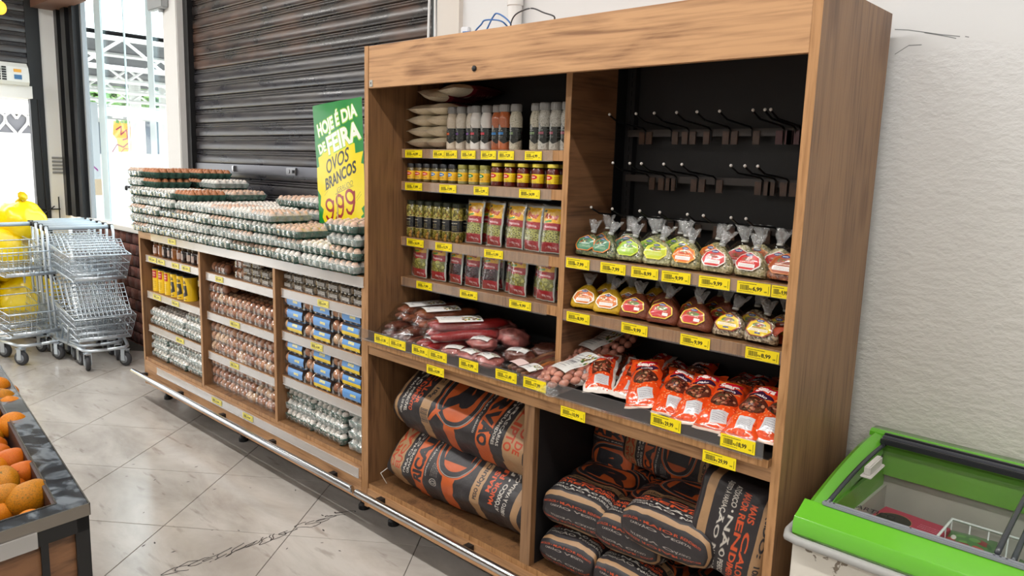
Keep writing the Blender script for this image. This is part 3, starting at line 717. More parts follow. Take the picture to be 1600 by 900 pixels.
q = MB(); q.box(-.004, 1.802, -.030, -.027, .966, 1.008); q.box(-.004, 1.802, -.033, -.024, .962, .966); q.box(-.004, 1.802, -.0315, -.0265, 1.008, 1.0095)
q.build('price_rail', M['rail'], ct)
tags(ct, -.0315, [(585, 608, 524, '31,90'), (609, 633, 533, '31,90'), (644, 669, 544, '29,90'), (671, 697, 552, '23,90'), (717, 747, 567, '9,99'), (774, 807, 583, '21,49'), (817, 853, 597, '17,99'),
                  (1016, 1064, 658, '29,99'), (1125, 1180, 690, '18,99')], .036, .986)
fb = panel('fascia', (.0255, L_-.0255, .003, .025, .895, .9395), M['wood_h'], M['wood_h'], G)
tags(fb, -.0240, [(667, 693, 572, '10,99'), (876, 914, 641, '10,99'), (1097, 1150, 716, '29,99')], .034, .9225)
fbk = panel('floor_board', (.0255, L_-.0255, .004, .462, .29, .31), M['wood_in'], M['wood_edge'], G)
panel('kick_board', (.0255, L_-.0255, .0, .02, .205, .289), M['wood_h'], M['wood_h'], G)
bumper(G, .0, 1.88)
for x in (.055, .95, 1.74): foot(G, x)
SL = [1.760, 1.625, 1.390, 1.215]; SR = [1.402, 1.216]
Tg = [[(633, 659, 238, '4,09'), (676, 695, 239, '5,99'), (695, 714, 239, '6,49'), (721, 742, 240, '7,49'), (752, 774, 240, '7,29'), (779, 802, 240, '7,29'), (820, 846, 241, '6,99')],
      [(633, 659, 287, '7,99'), (686, 713, 291, '7,99'), (740, 763, 295, '12,99'), (811, 843, 299, '24,99')],
      [(636, 661, 373, '26,99'), (680, 706, 379, '12,79'), (756, 786, 391, '11,99')],
      [(650, 675, 443, '7,99'), (718, 746, 456, '8,99'), (796, 829, 471, '9,99')]]
for k, z in enumerate(SL):
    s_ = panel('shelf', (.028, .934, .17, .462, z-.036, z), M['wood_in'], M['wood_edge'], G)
    shelf_rail(s_, .04, .873, z-.036, z-.002, .168, M['rail']); tags(s_, .1635, Tg[k], .031, z-.020, pale=False)
Tr = [[(885, 920, 410, '7,99'), (938, 977, 416, '7,99'), (986, 1028, 424, '8,99'), (1033, 1079, 431, '9,99'), (1091, 1141, 438, '9,99'), (1152, 1203, 446, '6,99'), (1204, 1240, 452, '9,99')],
      [(885, 921, 493, '8,99'), (970, 1012, 510, '9,99'), (1062, 1110, 528, '9,99'), (1163, 1219, 548, '8,99')]]
for k, z in enumerate(SR):
    s_ = panel('shelf', (.963, L_-.028, .15, .462, z-.036, z), M['wood_in'], M['wood_edge'], G)
    shelf_rail(s_, .966, L_-.03, z-.036, z-.002, .148, M['rail']); tags(s_, .1435, Tr[k], .034, z-.021)
# hook bars and hooks
hookm = mat('black_wire_hook', '111112', .3, .5); tipm = mat('pale_hook_tip', 'b8b3ad', .4); hold = mat('holder_wood_reflection', '4a3325', .35, var=.3, vscale=40); holdr = mat('red_label_holder', '4a1c1e', .35)  # wood mirrored in the clear plates is put into the brown holder colour
BARS = [(1.838, [470, 595, 680, 785, 880, 985, 1140, 1195, 1222]), (1.681, [485, 565, 620, 725, 810, 1040, 1105, 1165]), (1.530, [380, 480, 610, 705, 835, 910, 1040, 1110])]
for bi, (z, xs) in enumerate(BARS):
    q = MB(); q.bbox(1.0, 1.80, .425, .436, z-.020, z+.004, b=.002); bar = q.build('hook_bar', mat('dark_hook_bar%d' % bi, '39322f', .45), G)
    for j, u in enumerate(xs):
        X = on_y(860+u/3.1, z*0+[205, 272, 345][bi], .43).x
        if X > 1.78: X = 1.775
        q = MB()
        q.tube([(0, .425, -.035), (0, .418, .0), (0, .40, .008), (0, .25, .020), (0, .205, .038)], .0032, 6)
        hk = q.build('hook', hookm, bar); hk.location = (X, 0, z)
        q = MB(); q.ball((0, .203, .041), .0048, 8, 6); q.build('hook_tip', tipm, hk, True)
        for s_ in (-1, 1):
            if (j+s_+bi) % 4 == 0: continue
            q = MB(); q.box(.004 if s_ > 0 else -.026, .026 if s_ > 0 else -.004, .418, .423, -.046, -.004)
            q.build('label_holder', holdr if (bi == 0 and j >= 6) else hold, hk)
# cables and a small adapter lying on top
def wire(pts, r, m_, label):
    P_ = [on_y(u, v, Y) for (u, v, Y) in pts]
    out = []
    for i in range(len(P_)-1):
        p0 = P_[max(i-1, 0)]; p1 = P_[i]; p2 = P_[i+1]; p3 = P_[min(i+2, len(P_)-1)]
        for t in [k/6 for k in range(6)]:
            out.append(.5*((2*p1)+(p2-p0)*t+(2*p0-5*p1+4*p2-p3)*t*t+(3*p1-p0-3*p2+p3)*t**3))
    out.append(P_[-1]); q = MB(); q.tube(out, r, 6); return tag(q.build('cable', m_, None, True), label, 'cable')
blue = mat('blue_cable', '3f74b8', .4); blk = mat('thin_black_cable', '3a3c40', .4)
wire([(738, 58, .33), (743, 48, .3), (752, 38, .3), (757, 32, .3), (772, 31, .3), (785, 34, .3), (795, 44, .33)], .0032, blue, 'blue cable in a low flat loop on top of the oak unit')
wire([(757, 54, .30), (763, 41, .3), (770, 27, .3), (776, 21, .3), (787, 26, .3), (797, 36, .3), (800, 48, .32)], .0032, blue, 'blue cable in a taller pointed loop on top of the oak unit')
wire([(797, 52, .30), (799, 34, .3), (808, 21, .3), (830, 13, .3), (850, 20, .3), (866, 26, .3), (864, 36, .32)], .0028, blk, 'thin black cable arching beside the white pipe above the unit')
ad = empty('adapter', on_y(728, 55, .25), (0, 0, .3), label='small white and blue adapter lying on top of the oak unit', cat='adapter')
MB().bbox(-.018, .018, -.012, .012, -.02, .03, b=.003).build('casing', mat('white_plastic', 'dfe4ea', .4), ad); MB().bbox(-.008, .03, -.014, -.012, .0, .012, b=.0005).build('stripe', blue, ad)
pp = MB(); a = on_y(803, 30, WY-.04); pp.tube([(a.x, WY-.035, ZC), (a.x, WY-.035, 2.0)], .030, 16); pp.tube([(a.x, WY-.035, 2.42), (a.x, WY-.035, 2.36)], .034, 16)
tag(pp.build('white_pipe', mat('white_pvc', 'e9e9e8', .35), None, 'auto'), 'thick white plastic pipe running up the wall above the oak unit', 'pipe')

# ================================================================ low egg shelving
E_ = empty('egg_shelving_unit', (0, 0, 0), label='low oak shelving unit full of egg packs left of the tall unit', cat='shelving unit')
ET = 1.222
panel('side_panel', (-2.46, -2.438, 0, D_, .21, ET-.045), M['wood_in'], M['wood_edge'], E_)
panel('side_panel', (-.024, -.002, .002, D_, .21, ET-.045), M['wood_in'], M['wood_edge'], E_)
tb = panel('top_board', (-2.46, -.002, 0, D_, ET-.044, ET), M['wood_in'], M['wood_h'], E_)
shelf_rail(tb, -2.25, -.004, ET-.044, ET-.004, -.001, M['rail_white'])
tags(tb, -.0065, [(262, 274, 372, '9,99')], .030, ET-.024, True)
DX = [-1.596, -.765]
for x in DX: panel('divider', (x, x+.022, .0, .46, .39, ET-.046), M['wood_in'], M['wood_edge'], E_)
box('back_panel', M['wood_in'], (-2.438, -.024, .462, .478, .25, ET-.046), E_)
BX = [(-2.437, -1.597), (-1.573, -.766), (-.742, -.025)]
ES = [[1.070, .835, .612], [1.058, .832, .600], [1.076, .862, .632]]
ETg = [[[(232, 244, 404, '8,99'), (246, 257, 407, '9,49'), (268, 279, 411, '7,99'), (284, 296, 415, '9,99')], [(239, 251, 459, '5,99'), (268, 279, 467, '6,49')], [(275, 287, 531, '9,99')]],
       [[(336, 348, 431, '8,49')], [(359, 374, 503, '12,99')], [(359, 373, 569, '12,99')]],
       [[(496, 513, 473, '6,99')], [(485, 504, 540, '14,99')], []]]
for b_ in range(3):
    x0, x1 = BX[b_]
    for k in range(3):
        z = ES[b_][k]; s_ = panel('shelf', (x0+.001, x1-.001, .03, .46, z-.038, z), M['wood_in'], M['wood_h'], E_)
        shelf_rail(s_, x0+.02, x1-.02, z-.040, z-.003, .026, M['rail_white']); tags(s_, .0205, ETg[b_][k], .030, z-.022, True)
fb2 = panel('floor_board', (-2.437, -.025, .004, .46, .375, .395), M['wood_in'], M['wood_edge'], E_)
kb = panel('kick_board', (-2.437, -.025, .0, .02, .215, .374), M['wood_h'], M['wood_h'], E_)
shelf_rail(kb, -2.25, -.04, .318, .358, -.001, M['rail_white'])
tags(kb, -.0065, [(331, 346, 632, '12,99'), (379, 395, 655, '9,99')], .030, .339, True)
bumper(E_, -2.56, -.03, .276)
for x in (-2.40, -1.35, -.17): foot(E_, x)
# ================================================================ eggs
eggw = mat('white_egg_shell', 'efe4da', .5, var=.05, vscale=20); eggp = mat('pinkish_egg_shell', 'd9b49c', .5, var=.12, vscale=12)
eggb = [mat('brown_egg_shell_a', 'b5764f', .45, var=.1, vscale=14), mat('brown_egg_shell_b', 'c98f68', .45, var=.1, vscale=14), mat('brown_egg_shell_c', 'dcb48e', .45, var=.08, vscale=14), mat('brown_egg_shell_d', 'a0623f', .45, var=.1, vscale=14)]
pulp = mat('green_pulp_tray', '2f5b4c', .85, var=.18, vscale=40, bump=.5, bscale=200); pulpd = mat('dark_green_pulp_tray', '35584c', .85, var=.18, vscale=40, bump=.5, bscale=200)
def tray_meshes(nx, ny, pitch, seed, eggmat, wrap=True):
    rr = random.Random(seed); W, D = nx*pitch, ny*pitch; q = MB()
    # perimeter walk with cups
    def ring(z, off, cusp):
        pts = []
        for (ax, ay, bx, by, n, ox, oy) in ((0, 0, W, 0, nx, 0, 1), (W, 0, W, D, ny, -1, 0), (W, D, 0, D, nx, 0, -1), (0, D, 0, 0, ny, 1, 0)):
            for i in range(n*4):
                t = i/(n*4); c_ = 1-abs(sin(pi*((i % 4)/4))); o_ = off+cusp*c_**1.4
                if i == 0: o_ = off+cusp*.4
                pts.append((ax+(bx-ax)*t+ox*o_, ay+(by-ay)*t+oy*o_, z))
        return pts
    rings = [ring(.0, .017, .015), ring(.008, .007, .019), ring(.022, .002, .017), ring(.033, -.002, .005), ring(.036, .003, .0)]
    I = [[q.vert(p) for p in r_] for r_ in rings]; n = len(I[0])
    for a in range(len(I)-1):
        for k in range(n): q.face((I[a][k], I[a][(k+1) % n], I[a+1][(k+1) % n], I[a+1][k]))
    # cup floor: a bumpy sheet
    q.grid(lambda u, v: (.003+u*(W-.006), .003+v*(D-.006), .031+.005*(abs(cos(pi*nx*u))+abs(cos(pi*ny*v)))-.004), nx*3, ny*3)
    bt = [q.vert((W/2, D/2, 0))]; [q.face((I[0][(k+1) % n], I[0][k], bt[0])) for k in range(n)]
    tray = q.mesh('tray', [pulp if wrap else pulpd], True)
    e = MB()
    for i in range(nx):
        for j in range(ny):
            e.ball(((i+.5)*pitch, (j+.5)*pitch, .033), .0205, 9, 6, 0, (1, 1, 1.28), .12)
    eggs = e.mesh('eggs', [eggmat], True)
    f = None
    if wrap:
        f = MB(); sd = seed*7.3
        def nz(x, y, z, s_): return noise.noise(Vector((x*s_+sd, y*s_, z*s_)))
        def top(u, v):
            x, y = u*(W+.006)-.003, v*(D+.006)-.003
            cx, cy = abs(sin(pi*x/pitch)), abs(sin(pi*y/pitch)); ed = min(u, 1-u, v, 1-v)
            z = .043+.014*(cx*cy)**.7+.003*nz(x, y, 0, 60)
            if ed < .08: z -= (.08-ed)/.08*.010
            return (x, y, z)
        f.grid(top, nx*5, ny*5)
        def side(ax, ay, bx, by, ox, oy, n):
            def fn(u, v):
                x, y = ax+(bx-ax)*u, ay+(by-ay)*u; z = .010+v*.027
                o_ = .002+.010*abs(sin(pi*n*u))*(1-.55*v)-.006*(1-v)**2+.004*nz(x, y, z, 90); return (x+ox*o_, y+oy*o_, z)
            f.grid(fn, n*5, 4)
        side(-.003, 0, W+.003, 0, 0, -1, nx); side(W, -.003, W, D+.003, 1, 0, ny); side(0, D, 0, 0, -1, 0, ny)
        f = f.mesh('film', [M['film_tray'] if seed % 2 else M['film_tray_w']], True)
    return tray, eggs, f
PT = .0438
TV = {'w': [tray_meshes(5, 5, PT, s_, eggw) for s_ in (1, 2)], 'p': [tray_meshes(5, 5, PT, s_, eggp) for s_ in (3, 4)], 'n': [tray_meshes(5, 5, PT, 5, eggb[0], False)]}
def egg_tray(p, kind, label, group, rot=0., name='egg_tray', var=None, layer=0):
    tr_, eg, fi = (var or TV[kind][layer % len(TV[kind])])
    e = empty(name, p, (0, 0, rot), label, 'egg tray', group)
    link('tray', tr_, e); o = link('eggs', eg, e); o['kind'] = 'stuff'
    if fi: link('film', fi, e)
    return e
FR = [7, 7, 5, 5, 4, 4, 4, 4, 3, 2, 4]; BK = [7, 7, 6, 5, 4, 4, 5, 5, 5, 3, 4]; LP = .057
words = ORD
for c_ in range(11):
    x0 = -2.525+.2275*c_
    for row, (hs, yb) in enumerate(((FR, -.022), (BK, .235))):
        for k in range(hs[c_]):
            jx, jy = R.uniform(-.006, .006), R.uniform(-.009, .009)
            if c_ == 10 and k == 3: jx = -.012
            bare = (row == 1 and c_ <= 1 and k >= 4) or (c_ <= 3 and row == 0 and k == hs[c_]-1 and c_ % 2 == 1) or (row == 0 and c_ in (0, 1) and k >= 5 and c_ == 1)
            kind = 'n' if bare else ('p' if R.random() < .3 else 'w')
            lab = '%s egg tray, layer %s from below, %s %s stack from left, top board' % ('uncovered' if bare else 'wrapped', ['one', 'two', 'three', 'four', 'five', 'six', 'seven'][k], words[c_], 'back' if row else 'front')
            egg_tray((x0+jx, yb+jy, ET+.001+k*LP), kind, lab, 'egg trays piled on the low unit', R.uniform(-.03, .03), layer=k+(c_ > 8))
# trays in the shelves: seen along their long sides
TS_ = [tray_meshes(6, 4, .042, 31+s_, eggw) for s_ in range(2)]
def tray_block(x0, y0, z0, cols, w_, layers, where, hs=None):
    for i in range(cols):
        n = hs[i] if hs else layers
        for k in range(n):
            lab = 'wrapped egg tray, layer %s from below, %s column from left, %s' % (['one', 'two', 'three', 'four'][k], words[i], where)
            egg_tray((x0+i*w_+R.uniform(-.006, .006), y0+R.uniform(0, .012), z0+k*.053), 'w', lab, 'egg trays in the compartments', R.uniform(-.03, .03), var=TS_[k % 2])
tray_block(-2.42, .035, .614, 3, .268, 2, 'third shelf of far bay', [2, 2, 3])
tray_block(-2.42, .035, .397, 3, .268, 4, 'floor of far bay', [4, 3, 3])
tray_block(-.735, .040, .397, 2, .262, 4, 'floor of near bay', [4, 4]); 
for k in range(4):
    egg_tray((-.175+R.uniform(-.004, .004), .04, .397+k*.053), 'w', 'wrapped egg tray, layer %s from below, right end stack, floor of near bay' % ['one', 'two', 'three', 'four'][k], 'egg trays in the compartments', 0, var=tray_meshes(3, 4, .046, 40+k, eggw) if k == 0 else var3) if k else None
    if k == 0:
        var3 = tray_meshes(3, 4, .046, 40, eggw)
        egg_tray((-.175, .04, .397), 'w', 'wrapped egg tray, layer one from below, right end stack, floor of near bay', 'egg trays in the compartments', 0, var=var3)

# clear packs of brown eggs, two eggs wide, seen from the end
EP = .050
_eg = [MB().ball((0, 0, 0), .0225, 10, 7, 0, (1, 1.0, 1.16), .1).mesh('egg', [m_], True) for m_ in eggb]
def pack_film(nx, ny, p=EP, h=.030, r=.0250):
    q = MB(); s_ = nx*100+ny
    def fn(u, v):
        x, y = u*nx*p, v*ny*p; cx, cy = abs(sin(pi*x/p)), abs(sin(pi*y/p)); return (x, y, h+.004+.024*(cx*cy)**.6)
    q.grid(fn, nx*6, ny*4)
    def sd(ax, ay, bx, by, ox, oy, n):
        def f2(u, v):
            b_ = abs(sin(pi*n*u))**.6; z = v*(h+.004); o_ = .001+.002*b_-.004*(1-b_); return (ax+(bx-ax)*u+ox*o_, ay+(by-ay)*u+oy*o_, z+.002)
        q.grid(f2, n*6, 3)
    sd(0, 0, nx*p, 0, 0, -1, nx); sd(nx*p, 0, nx*p, ny*p, 1, 0, ny); sd(0, ny*p, 0, 0, -1, 0, ny)
    return q.mesh('clear_lid', [M['pet']], True)
PF = pack_film(2, 4)
def stuff_eggs(nx, j0, ny, seed):
    rr = random.Random(seed); q = MB()
    for i in range(nx):
        for j in range(j0, ny): q.ball(((i+.5)*EP, (j+.5)*EP, .028), .0225, 8, 5, rr.randrange(4), (1, 1, 1.16))
    return q.mesh('hidden_eggs', eggb, True)
HE = [stuff_eggs(2, 2, 4, s_) for s_ in range(3)]
def egg_pack(p, label, group, rr):
    e = empty('egg_pack', p, (0, 0, rr.uniform(-.02, .02)), label, 'egg pack', group)
    base = rr.choice([[0, 0, 1, 3], [1, 1, 2, 0], [0, 1, 3, 3], [2, 2, 1, 1]])
    for i in range(2):
        for j in range(2):
            o = link('egg', _eg[rr.choice(base)], e); o.location = ((i+.5)*EP, (j+.5)*EP, .029); o.rotation_euler = (rr.uniform(-.3, .3), rr.uniform(-.4, .4), rr.uniform(0, 6))
    o = link('rear_eggs', rr.choice(HE), e); o['kind'] = 'stuff'
    link('clear_lid', PF, e)
    return e
rp = random.Random(5); num = ['one', 'two', 'three', 'four']
def pack_rows(x0, z0, cols, hs, where, y0=.036, group='clear packs of brown eggs'):
    for i in range(cols):
        for k in range(hs[i] if isinstance(hs, list) else hs):
            egg_pack((x0+i*.1035+rp.uniform(-.002, .002), y0+rp.uniform(0, .008), z0+.001+k*.0585), 'brown egg pack, layer %s from below, %s from left, %s' % (num[k], words[i], where), group, rp)
x2 = BX[1][0]+.006
pack_rows(x2-.002, .396, 7, [3, 3, 3, 4, 3, 3, 4] and [3, 3, 3, 4, 3, 3, 3], 'floor of middle bay'); 
pack_rows(x2-.002+7*.1035-.0, .396, 1, 1, 'right end floor of middle bay') if False else None
pack_rows(x2, .601, 7, 3, 'third shelf of middle bay')
pack_rows(x2, .833, 7, [3, 3, 2, 2, 2, 2, 2], 'second shelf of middle bay')
pack_rows(x2, 1.059, 2, 1, 'top shelf of middle bay', .05)
for k in range(2): egg_pack((x2+.30, .05, 1.059+k*.0585), '%s brown egg pack of the short stack beside the small speckled packs' % ('lower' if k == 0 else 'upper'), 'clear packs of brown eggs', rp)
pack_rows(-1.705, .836, 1, 3, 'beside yellow cans', .036)
# quail egg packs
quail = mat('speckled_shell', 'a8957c', .5, var=.55, vscale=160)
def quail_meshes():
    q = MB(); 
    for i in range(3):
        for j in range(4):
            for z in (.0135, ): q.ball(((i+.5)*.030, (j+.5)*.030, z+.006), .0145, 8, 6, 0, (1, 1, 1.15))
    e = q.mesh('quail_eggs', [quail], True); f = MB()
    f.grid(lambda u, v: (u*.09, v*.12, .028+.011*(abs(sin(3*pi*u))*abs(sin(4*pi*v)))**.6), 15, 16)
    f.grid(lambda u, v: (u*.09, -.002-.002*abs(sin(3*pi*u)), .001+v*.029), 15, 3); f.grid(lambda u, v: (.091+.002*abs(sin(4*pi*u)), u*.12, .001+v*.029), 16, 3)
    t = Tex(128, 48, 'e9e6e0'); rr = random.Random(3); t.rect(0, 0, 128, 48, '5c5348'); t.scrib(8, 6, 120, 42, 4, 'efece6', rr, 5)
    l = MB(); l.grid(lambda u, v: (.012+u*.066, -.0052, .008+v*.022), 6, 1)
    return e, f.mesh('clear_lid', [M['pet']], True), l.mesh('paper_band', [image_mat('small_egg_label', t, .5)], True)
QM = quail_meshes()
def quail_pack(p, label):
    e = empty('quail_egg_pack', p, (0, 0, rp.uniform(-.04, .04)), label, 'egg pack', 'small packs of speckled eggs')
    o = link('eggs', QM[0], e); o['kind'] = 'stuff'; link('clear_lid', QM[1], e); link('paper_band', QM[2], e)
for i in range(7):
    for k in range(3 if i < 7 else 2):
        quail_pack((BX[2][0]+.008+i*.0995, .040+rp.uniform(0, .006), ES[2][0]+.001+k*.0405), 'small speckled egg pack, layer %s from below, %s from left, near bay' % (num[k], words[i]))
for i, n in ((0, 3), (1, 3), (2, 2), (3, 1)):
    for k in range(n): quail_pack((x2+.415+i*.098, .045, ES[1][0]+.001+k*.0405), 'small speckled egg pack, layer %s from below, %s from left, middle bay' % (num[k], words[i]))
# packs in blue and yellow paper sleeves, lying along the shelf
def sleeve_tex(kind):
    t = Tex(256, 200, '6098d6'); rr = random.Random(kind)
    if kind % 2 == 0: t.rect(0, 160, 256, 200, 'f0cf22'); t.text('ovos', 128, 132, 26, 'f3e27a', bold=.05, fit=86); t.scrib(60, 168, 200, 184, 2, 'b89a12', rr, 3)
    else:
        t.rect(0, 184, 256, 200, 'f0cf22'); t.text('ovos', 150, 150, 24, 'f3e27a', bold=.05, fit=80)
        for x, y, r_ in ((120, 56, 13), (150, 44, 15), (176, 62, 12), (205, 52, 12)): t.ell(x, y, r_, r_*.8, 'f2efe9'); t.ell(x+4, y+2, r_*.35, r_*.3, 'd96a6a')
        t.ell(42, 70, 16, 20, 'c8d8ea'); t.ell(42, 70, 12, 15, '4f86c2'); t.scrib(28, 60, 56, 80, 2, 'b03a3a', rr, 3)
    return t
SLM = [image_mat('blue_sleeve_%d' % k, sleeve_tex(k), .35, coat=.3) for k in range(2)]
def sleeve_pack_meshes(k):
    L = .23; q = MB(); prof = [(.006, .003), (-.003, .010), (-.006, .030), (-.002, .048), (.010, .060), (.028, .065), (.075, .065), (.100, .055), (.106, .03), (.100, .004)]
    seg = [math.dist(prof[i], prof[i+1]) for i in range(9)]; tot = sum(seg[:6])+.005; acc = 0
    for i in range(9):
        (y0, z0_), (y1, z1_) = prof[i], prof[i+1]; v0, v1 = min(1, acc/tot), min(1, (acc+seg[i])/tot); acc += seg[i]
        q.quad((.048, y0, z0_), (.186, y0, z0_), (.186, y1, z1_), (.048, y1, z1_), ((0, v0), (1, v0), (1, v1), (0, v1)))
    q.box(.0475, .1865, .0, .10, .005, .060, 1)
    return q.mesh('paper_sleeve', [SLM[k], mat('sleeve_inside', '3a2a22', .7)], 'auto')
SPM = [sleeve_pack_meshes(k) for k in range(2)]; PF5 = pack_film(5, 2, .0466)
def sleeve_pack(p, k, label):
    e = empty('sleeved_egg_pack', p, (0, 0, rp.uniform(-.02, .02)), label, 'egg pack', 'egg packs in blue and yellow sleeves'); base = rp.choice([0, 1, 3, 2])
    for i in (0, 4):
        for j in (0, 1):
            o = link('egg', _eg[rp.choice([base, base, 1])], e); o.location = ((i+.5)*.0466, (j+.5)*.048, .030); o.rotation_euler = (rp.uniform(-.2, .2), rp.uniform(-.3, .3), rp.uniform(0, 6))
    link('paper_sleeve', SPM[k], e); link('clear_lid', PF5, e)
for sh_, (z, pat) in enumerate(((ES[2][1], [[0, 0, 0], [1, 1, 0], [1, 1, 1]]), (ES[2][2], [[1, 0, 1], [1, 1, 0], [0, 0, 0]]))):
    for k in range(3):
        for i in range(3):
            x = BX[2][0]+.006+i*.2365+rp.uniform(-.002, .002)
            sleeve_pack((x, .036, z+.001+k*.0645), pat[k][i], 'blue sleeved egg pack, layer %s from below, %s from left, %s sleeved shelf' % (num[k], words[i], ('upper', 'lower')[sh_]))
    for k in range(3): egg_pack((BX[2][0]-.001-.012+.0, .052+.0, z+.001+k*.0605), 'clear pack of brown eggs at the left end, layer %s from below, %s sleeved shelf' % (num[k], ('upper', 'lower')[sh_]), 'clear packs of brown eggs', rp) if False else None
# sleeved packs lying behind the brown eggs on the middle bay's second shelf
for i in range(2): sleeve_pack((x2+.30+i*.235, .26, ES[1][1]+.001+.118), 1, 'blue sleeved egg pack lying at the back behind brown eggs, %s one' % ('left' if i == 0 else 'right'))
for i in range(2): sleeve_pack((x2+.30+i*.235, .26, ES[1][1]+.001+.059), 0, 'lower blue sleeved egg pack at the back behind brown eggs, %s one' % ('left' if i == 0 else 'right'))
for i in range(2): sleeve_pack((x2+.30+i*.235, .26, ES[1][1]+.001), 0, 'lowest blue sleeved egg pack at the back behind brown eggs, %s one' % ('left' if i == 0 else 'right'))

# ================================================================ honey jars and yellow cans in the far bay
lidm = mat('dark_gold_lid', '4a3a22', .3, .6); jar_glass = mat('jar_glass', 'dfe5e2', .05, spec=.8, alpha=.25)
jc = [mat('amber_honey', '8a4a14', .12, coat=.6), mat('dark_molasses', '2a1410', .12, coat=.6), mat('golden_honey', 'a8641c', .12, coat=.6)]
plab = mat('pale_jar_label', 'e0c9bf', .6)
def jar_mesh(r, h, fill): 
    q = MB(); q.lathe([(0, 0), (r*.92, 0), (r, .006), (r, h*.74), (r*.86, h*.82), (r*.80, h*.84)], 16); return q.mesh('glass_body', [fill], 'auto')
def lid_mesh(r, h, m_):
    q = MB(); q.lathe([(r*.84, h*.82), (r*.86, h*.83), (r*.86, h*.98), (r*.82, h), (0, h)], 16); return q.mesh('lid', [m_], 'auto')
def lab_mesh(r, h):
    q = MB(); q.grid(lambda u, v: ((r+.0006)*cos(-pi*.5-.75+1.5*u), (r+.0006)*sin(-pi*.5-.75+1.5*u), h*(.18+.42*v)), 6, 1); return q.mesh('label_sticker', [plab], True)
JM = [jar_mesh(.033, .088, c_) for c_ in jc]; JL = lid_mesh(.033, .088, lidm); JS = lab_mesh(.033, .088)
for i in range(10):
    e = empty('honey_jar', (BX[0][0]+.10+i*.070, .075+.004*(i % 2), ES[0][0]+.001), (0, 0, R.uniform(-.5, .1)), 'glass jar of %s with pale diamond label, %s from the left, far bay' % (['amber honey', 'dark syrup', 'golden honey'][[0, 2, 1, 1, 2, 0, 1, 1, 1, 0][i]], words[i]), 'jar', 'jars on the top shelf of the far bay')
    link('glass_body', JM[[0, 2, 1, 1, 2, 0, 1, 1, 1, 0][i]], e); link('lid', JL, e); link('label_sticker', JS, e)
t1 = Tex(256, 128, 'f3c81c'); t1.rect(92, 10, 164, 52, 'c02a24'); t1.scrib(98, 18, 158, 44, 2, 'f4e2c0', random.Random(1), 6); t1.scrib(98, 66, 160, 110, 4, 'a87a12', random.Random(2), 3)
t2 = Tex(256, 128, 'f0c520'); t2.text('AVEIA', 128, 28, 16, '2a2216', bold=.05, fit=60); t2.poly([(92, 48), (160, 44), (168, 96), (120, 112), (88, 92)], '2e2a24'); t2.ell(128, 76, 18, 12, 'd8b85a'); t2.scrib(96, 112, 160, 122, 1, '2a2216', random.Random(4), 4)
cm = [image_mat('can_wrap_red', t1, .3, coat=.3), image_mat('can_wrap_dark', t2, .3, coat=.3)]; clid = mat('dark_can_lid', '2a2a26', .35, .3)
def can_meshes(m_):
    q = MB(); q.lathe([(.041, 0), (.041, .148)], 20, a0=-pi*.5-pi); b_ = q.mesh('can_body', [m_], True); q = MB(); q.lathe([(.0415, .144), (.0425, .146), (.0425, .152), (.037, .153), (.036, .150), (0, .150)], 20); return b_, q.mesh('can_lid', [clid], 'auto')
CMs = [can_meshes(m_) for m_ in cm]
for j in range(4):
    for i in range(6):
        kd = 0 if i < 3 else 1
        e = empty('yellow_can', (BX[0][0]+.065+i*.093+(.05 if j % 2 else 0)*0, .085+j*.092, ES[0][1]+.001), (0, 0, R.uniform(-.25, .1)), 'yellow can with %s print, %s from the left, %s row of the cans' % ('red' if kd == 0 else 'dark', words[i], ['front', 'second', 'third', 'rearmost'][j]), 'can', 'yellow cans in the far bay')
        link('can_body', CMs[kd][0], e); link('can_lid', CMs[kd][1], e)

# ================================================================ market poster standing among the trays
pt = Tex(420, 590, '1f8a3c')
star = []
for k in range(44):
    a = 2*pi*k/44; rr_ = (1.0 if k % 2 else .87)+.03*sin(k*2.3); star.append((214+262*rr_*cos(a), 425+250*rr_*sin(a)*1.04))
pt.poly(star, 'f6e01a'); pt.rect(30, 330, 400, 560, 'f6e01a')
for s_, x, y, h, f_ in (('HOJE É DIA', 205, 88, 60, 345), ('FEIRA', 258, 175, 86, 285), ('DE', 68, 212, 46, 72)):
    for dx, dy in ((-3, 0), (3, 0), (0, 3), (0, -3), (4, 4)): pt.text(s_, x+dx, y+dy, h, '9ccf3a', rot=-13, bold=.05, fit=f_)
    pt.text(s_, x, y, h, 'f7f7ee', rot=-13, bold=.04, fit=f_)
def brush(pts, w_, c_): pt.stroke(pts, w_, c_)
pt.text('OVOS', 205, 282, 66, '33343a', rot=-15, bold=.012, fit=230, shear=.35)
pt.text('BRANCOS', 215, 356, 54, '33343a', rot=-15, bold=.03, fit=315, shear=.35)
pt.text('GRAÚDO', 255, 410, 24, '44454a', rot=-13, bold=-.015, fit=150, shear=.3); pt.stroke([(160, 446), (330, 410)], 2, '44454a')
def nine(cx, cy, s):
    loop = [(cx+s*.34*cos(a)-s*.05*sin(a), cy-s*.22-s*.30*sin(a)) for a in [radians(20+i*15) for i in range(25)]]
    pt.stroke(loop, s*.15, '9e1f26'); pt.stroke([(cx+s*.36, cy-s*.42), (cx+s*.33, cy+.05*s), (cx+s*.18, cy+s*.42), (cx-s*.02, cy+s*.58), (cx-s*.26, cy+s*.54), (cx-s*.36, cy+s*.40)], s*.15, '9e1f26')
nine(100, 520, 92); nine(198, 502, 96); nine(298, 484, 102)
pt.stroke([(150, 566), (160, 556), (158, 574)], 9, '9e1f26')
pt.poly([(0, 420), (26, 452), (18, 500), (44, 520), (30, 560), (50, 590), (0, 590)], '1f8a3c'); pt.poly([(420, 500), (388, 520), (404, 545), (380, 560), (420, 590)], '1f8a3c')
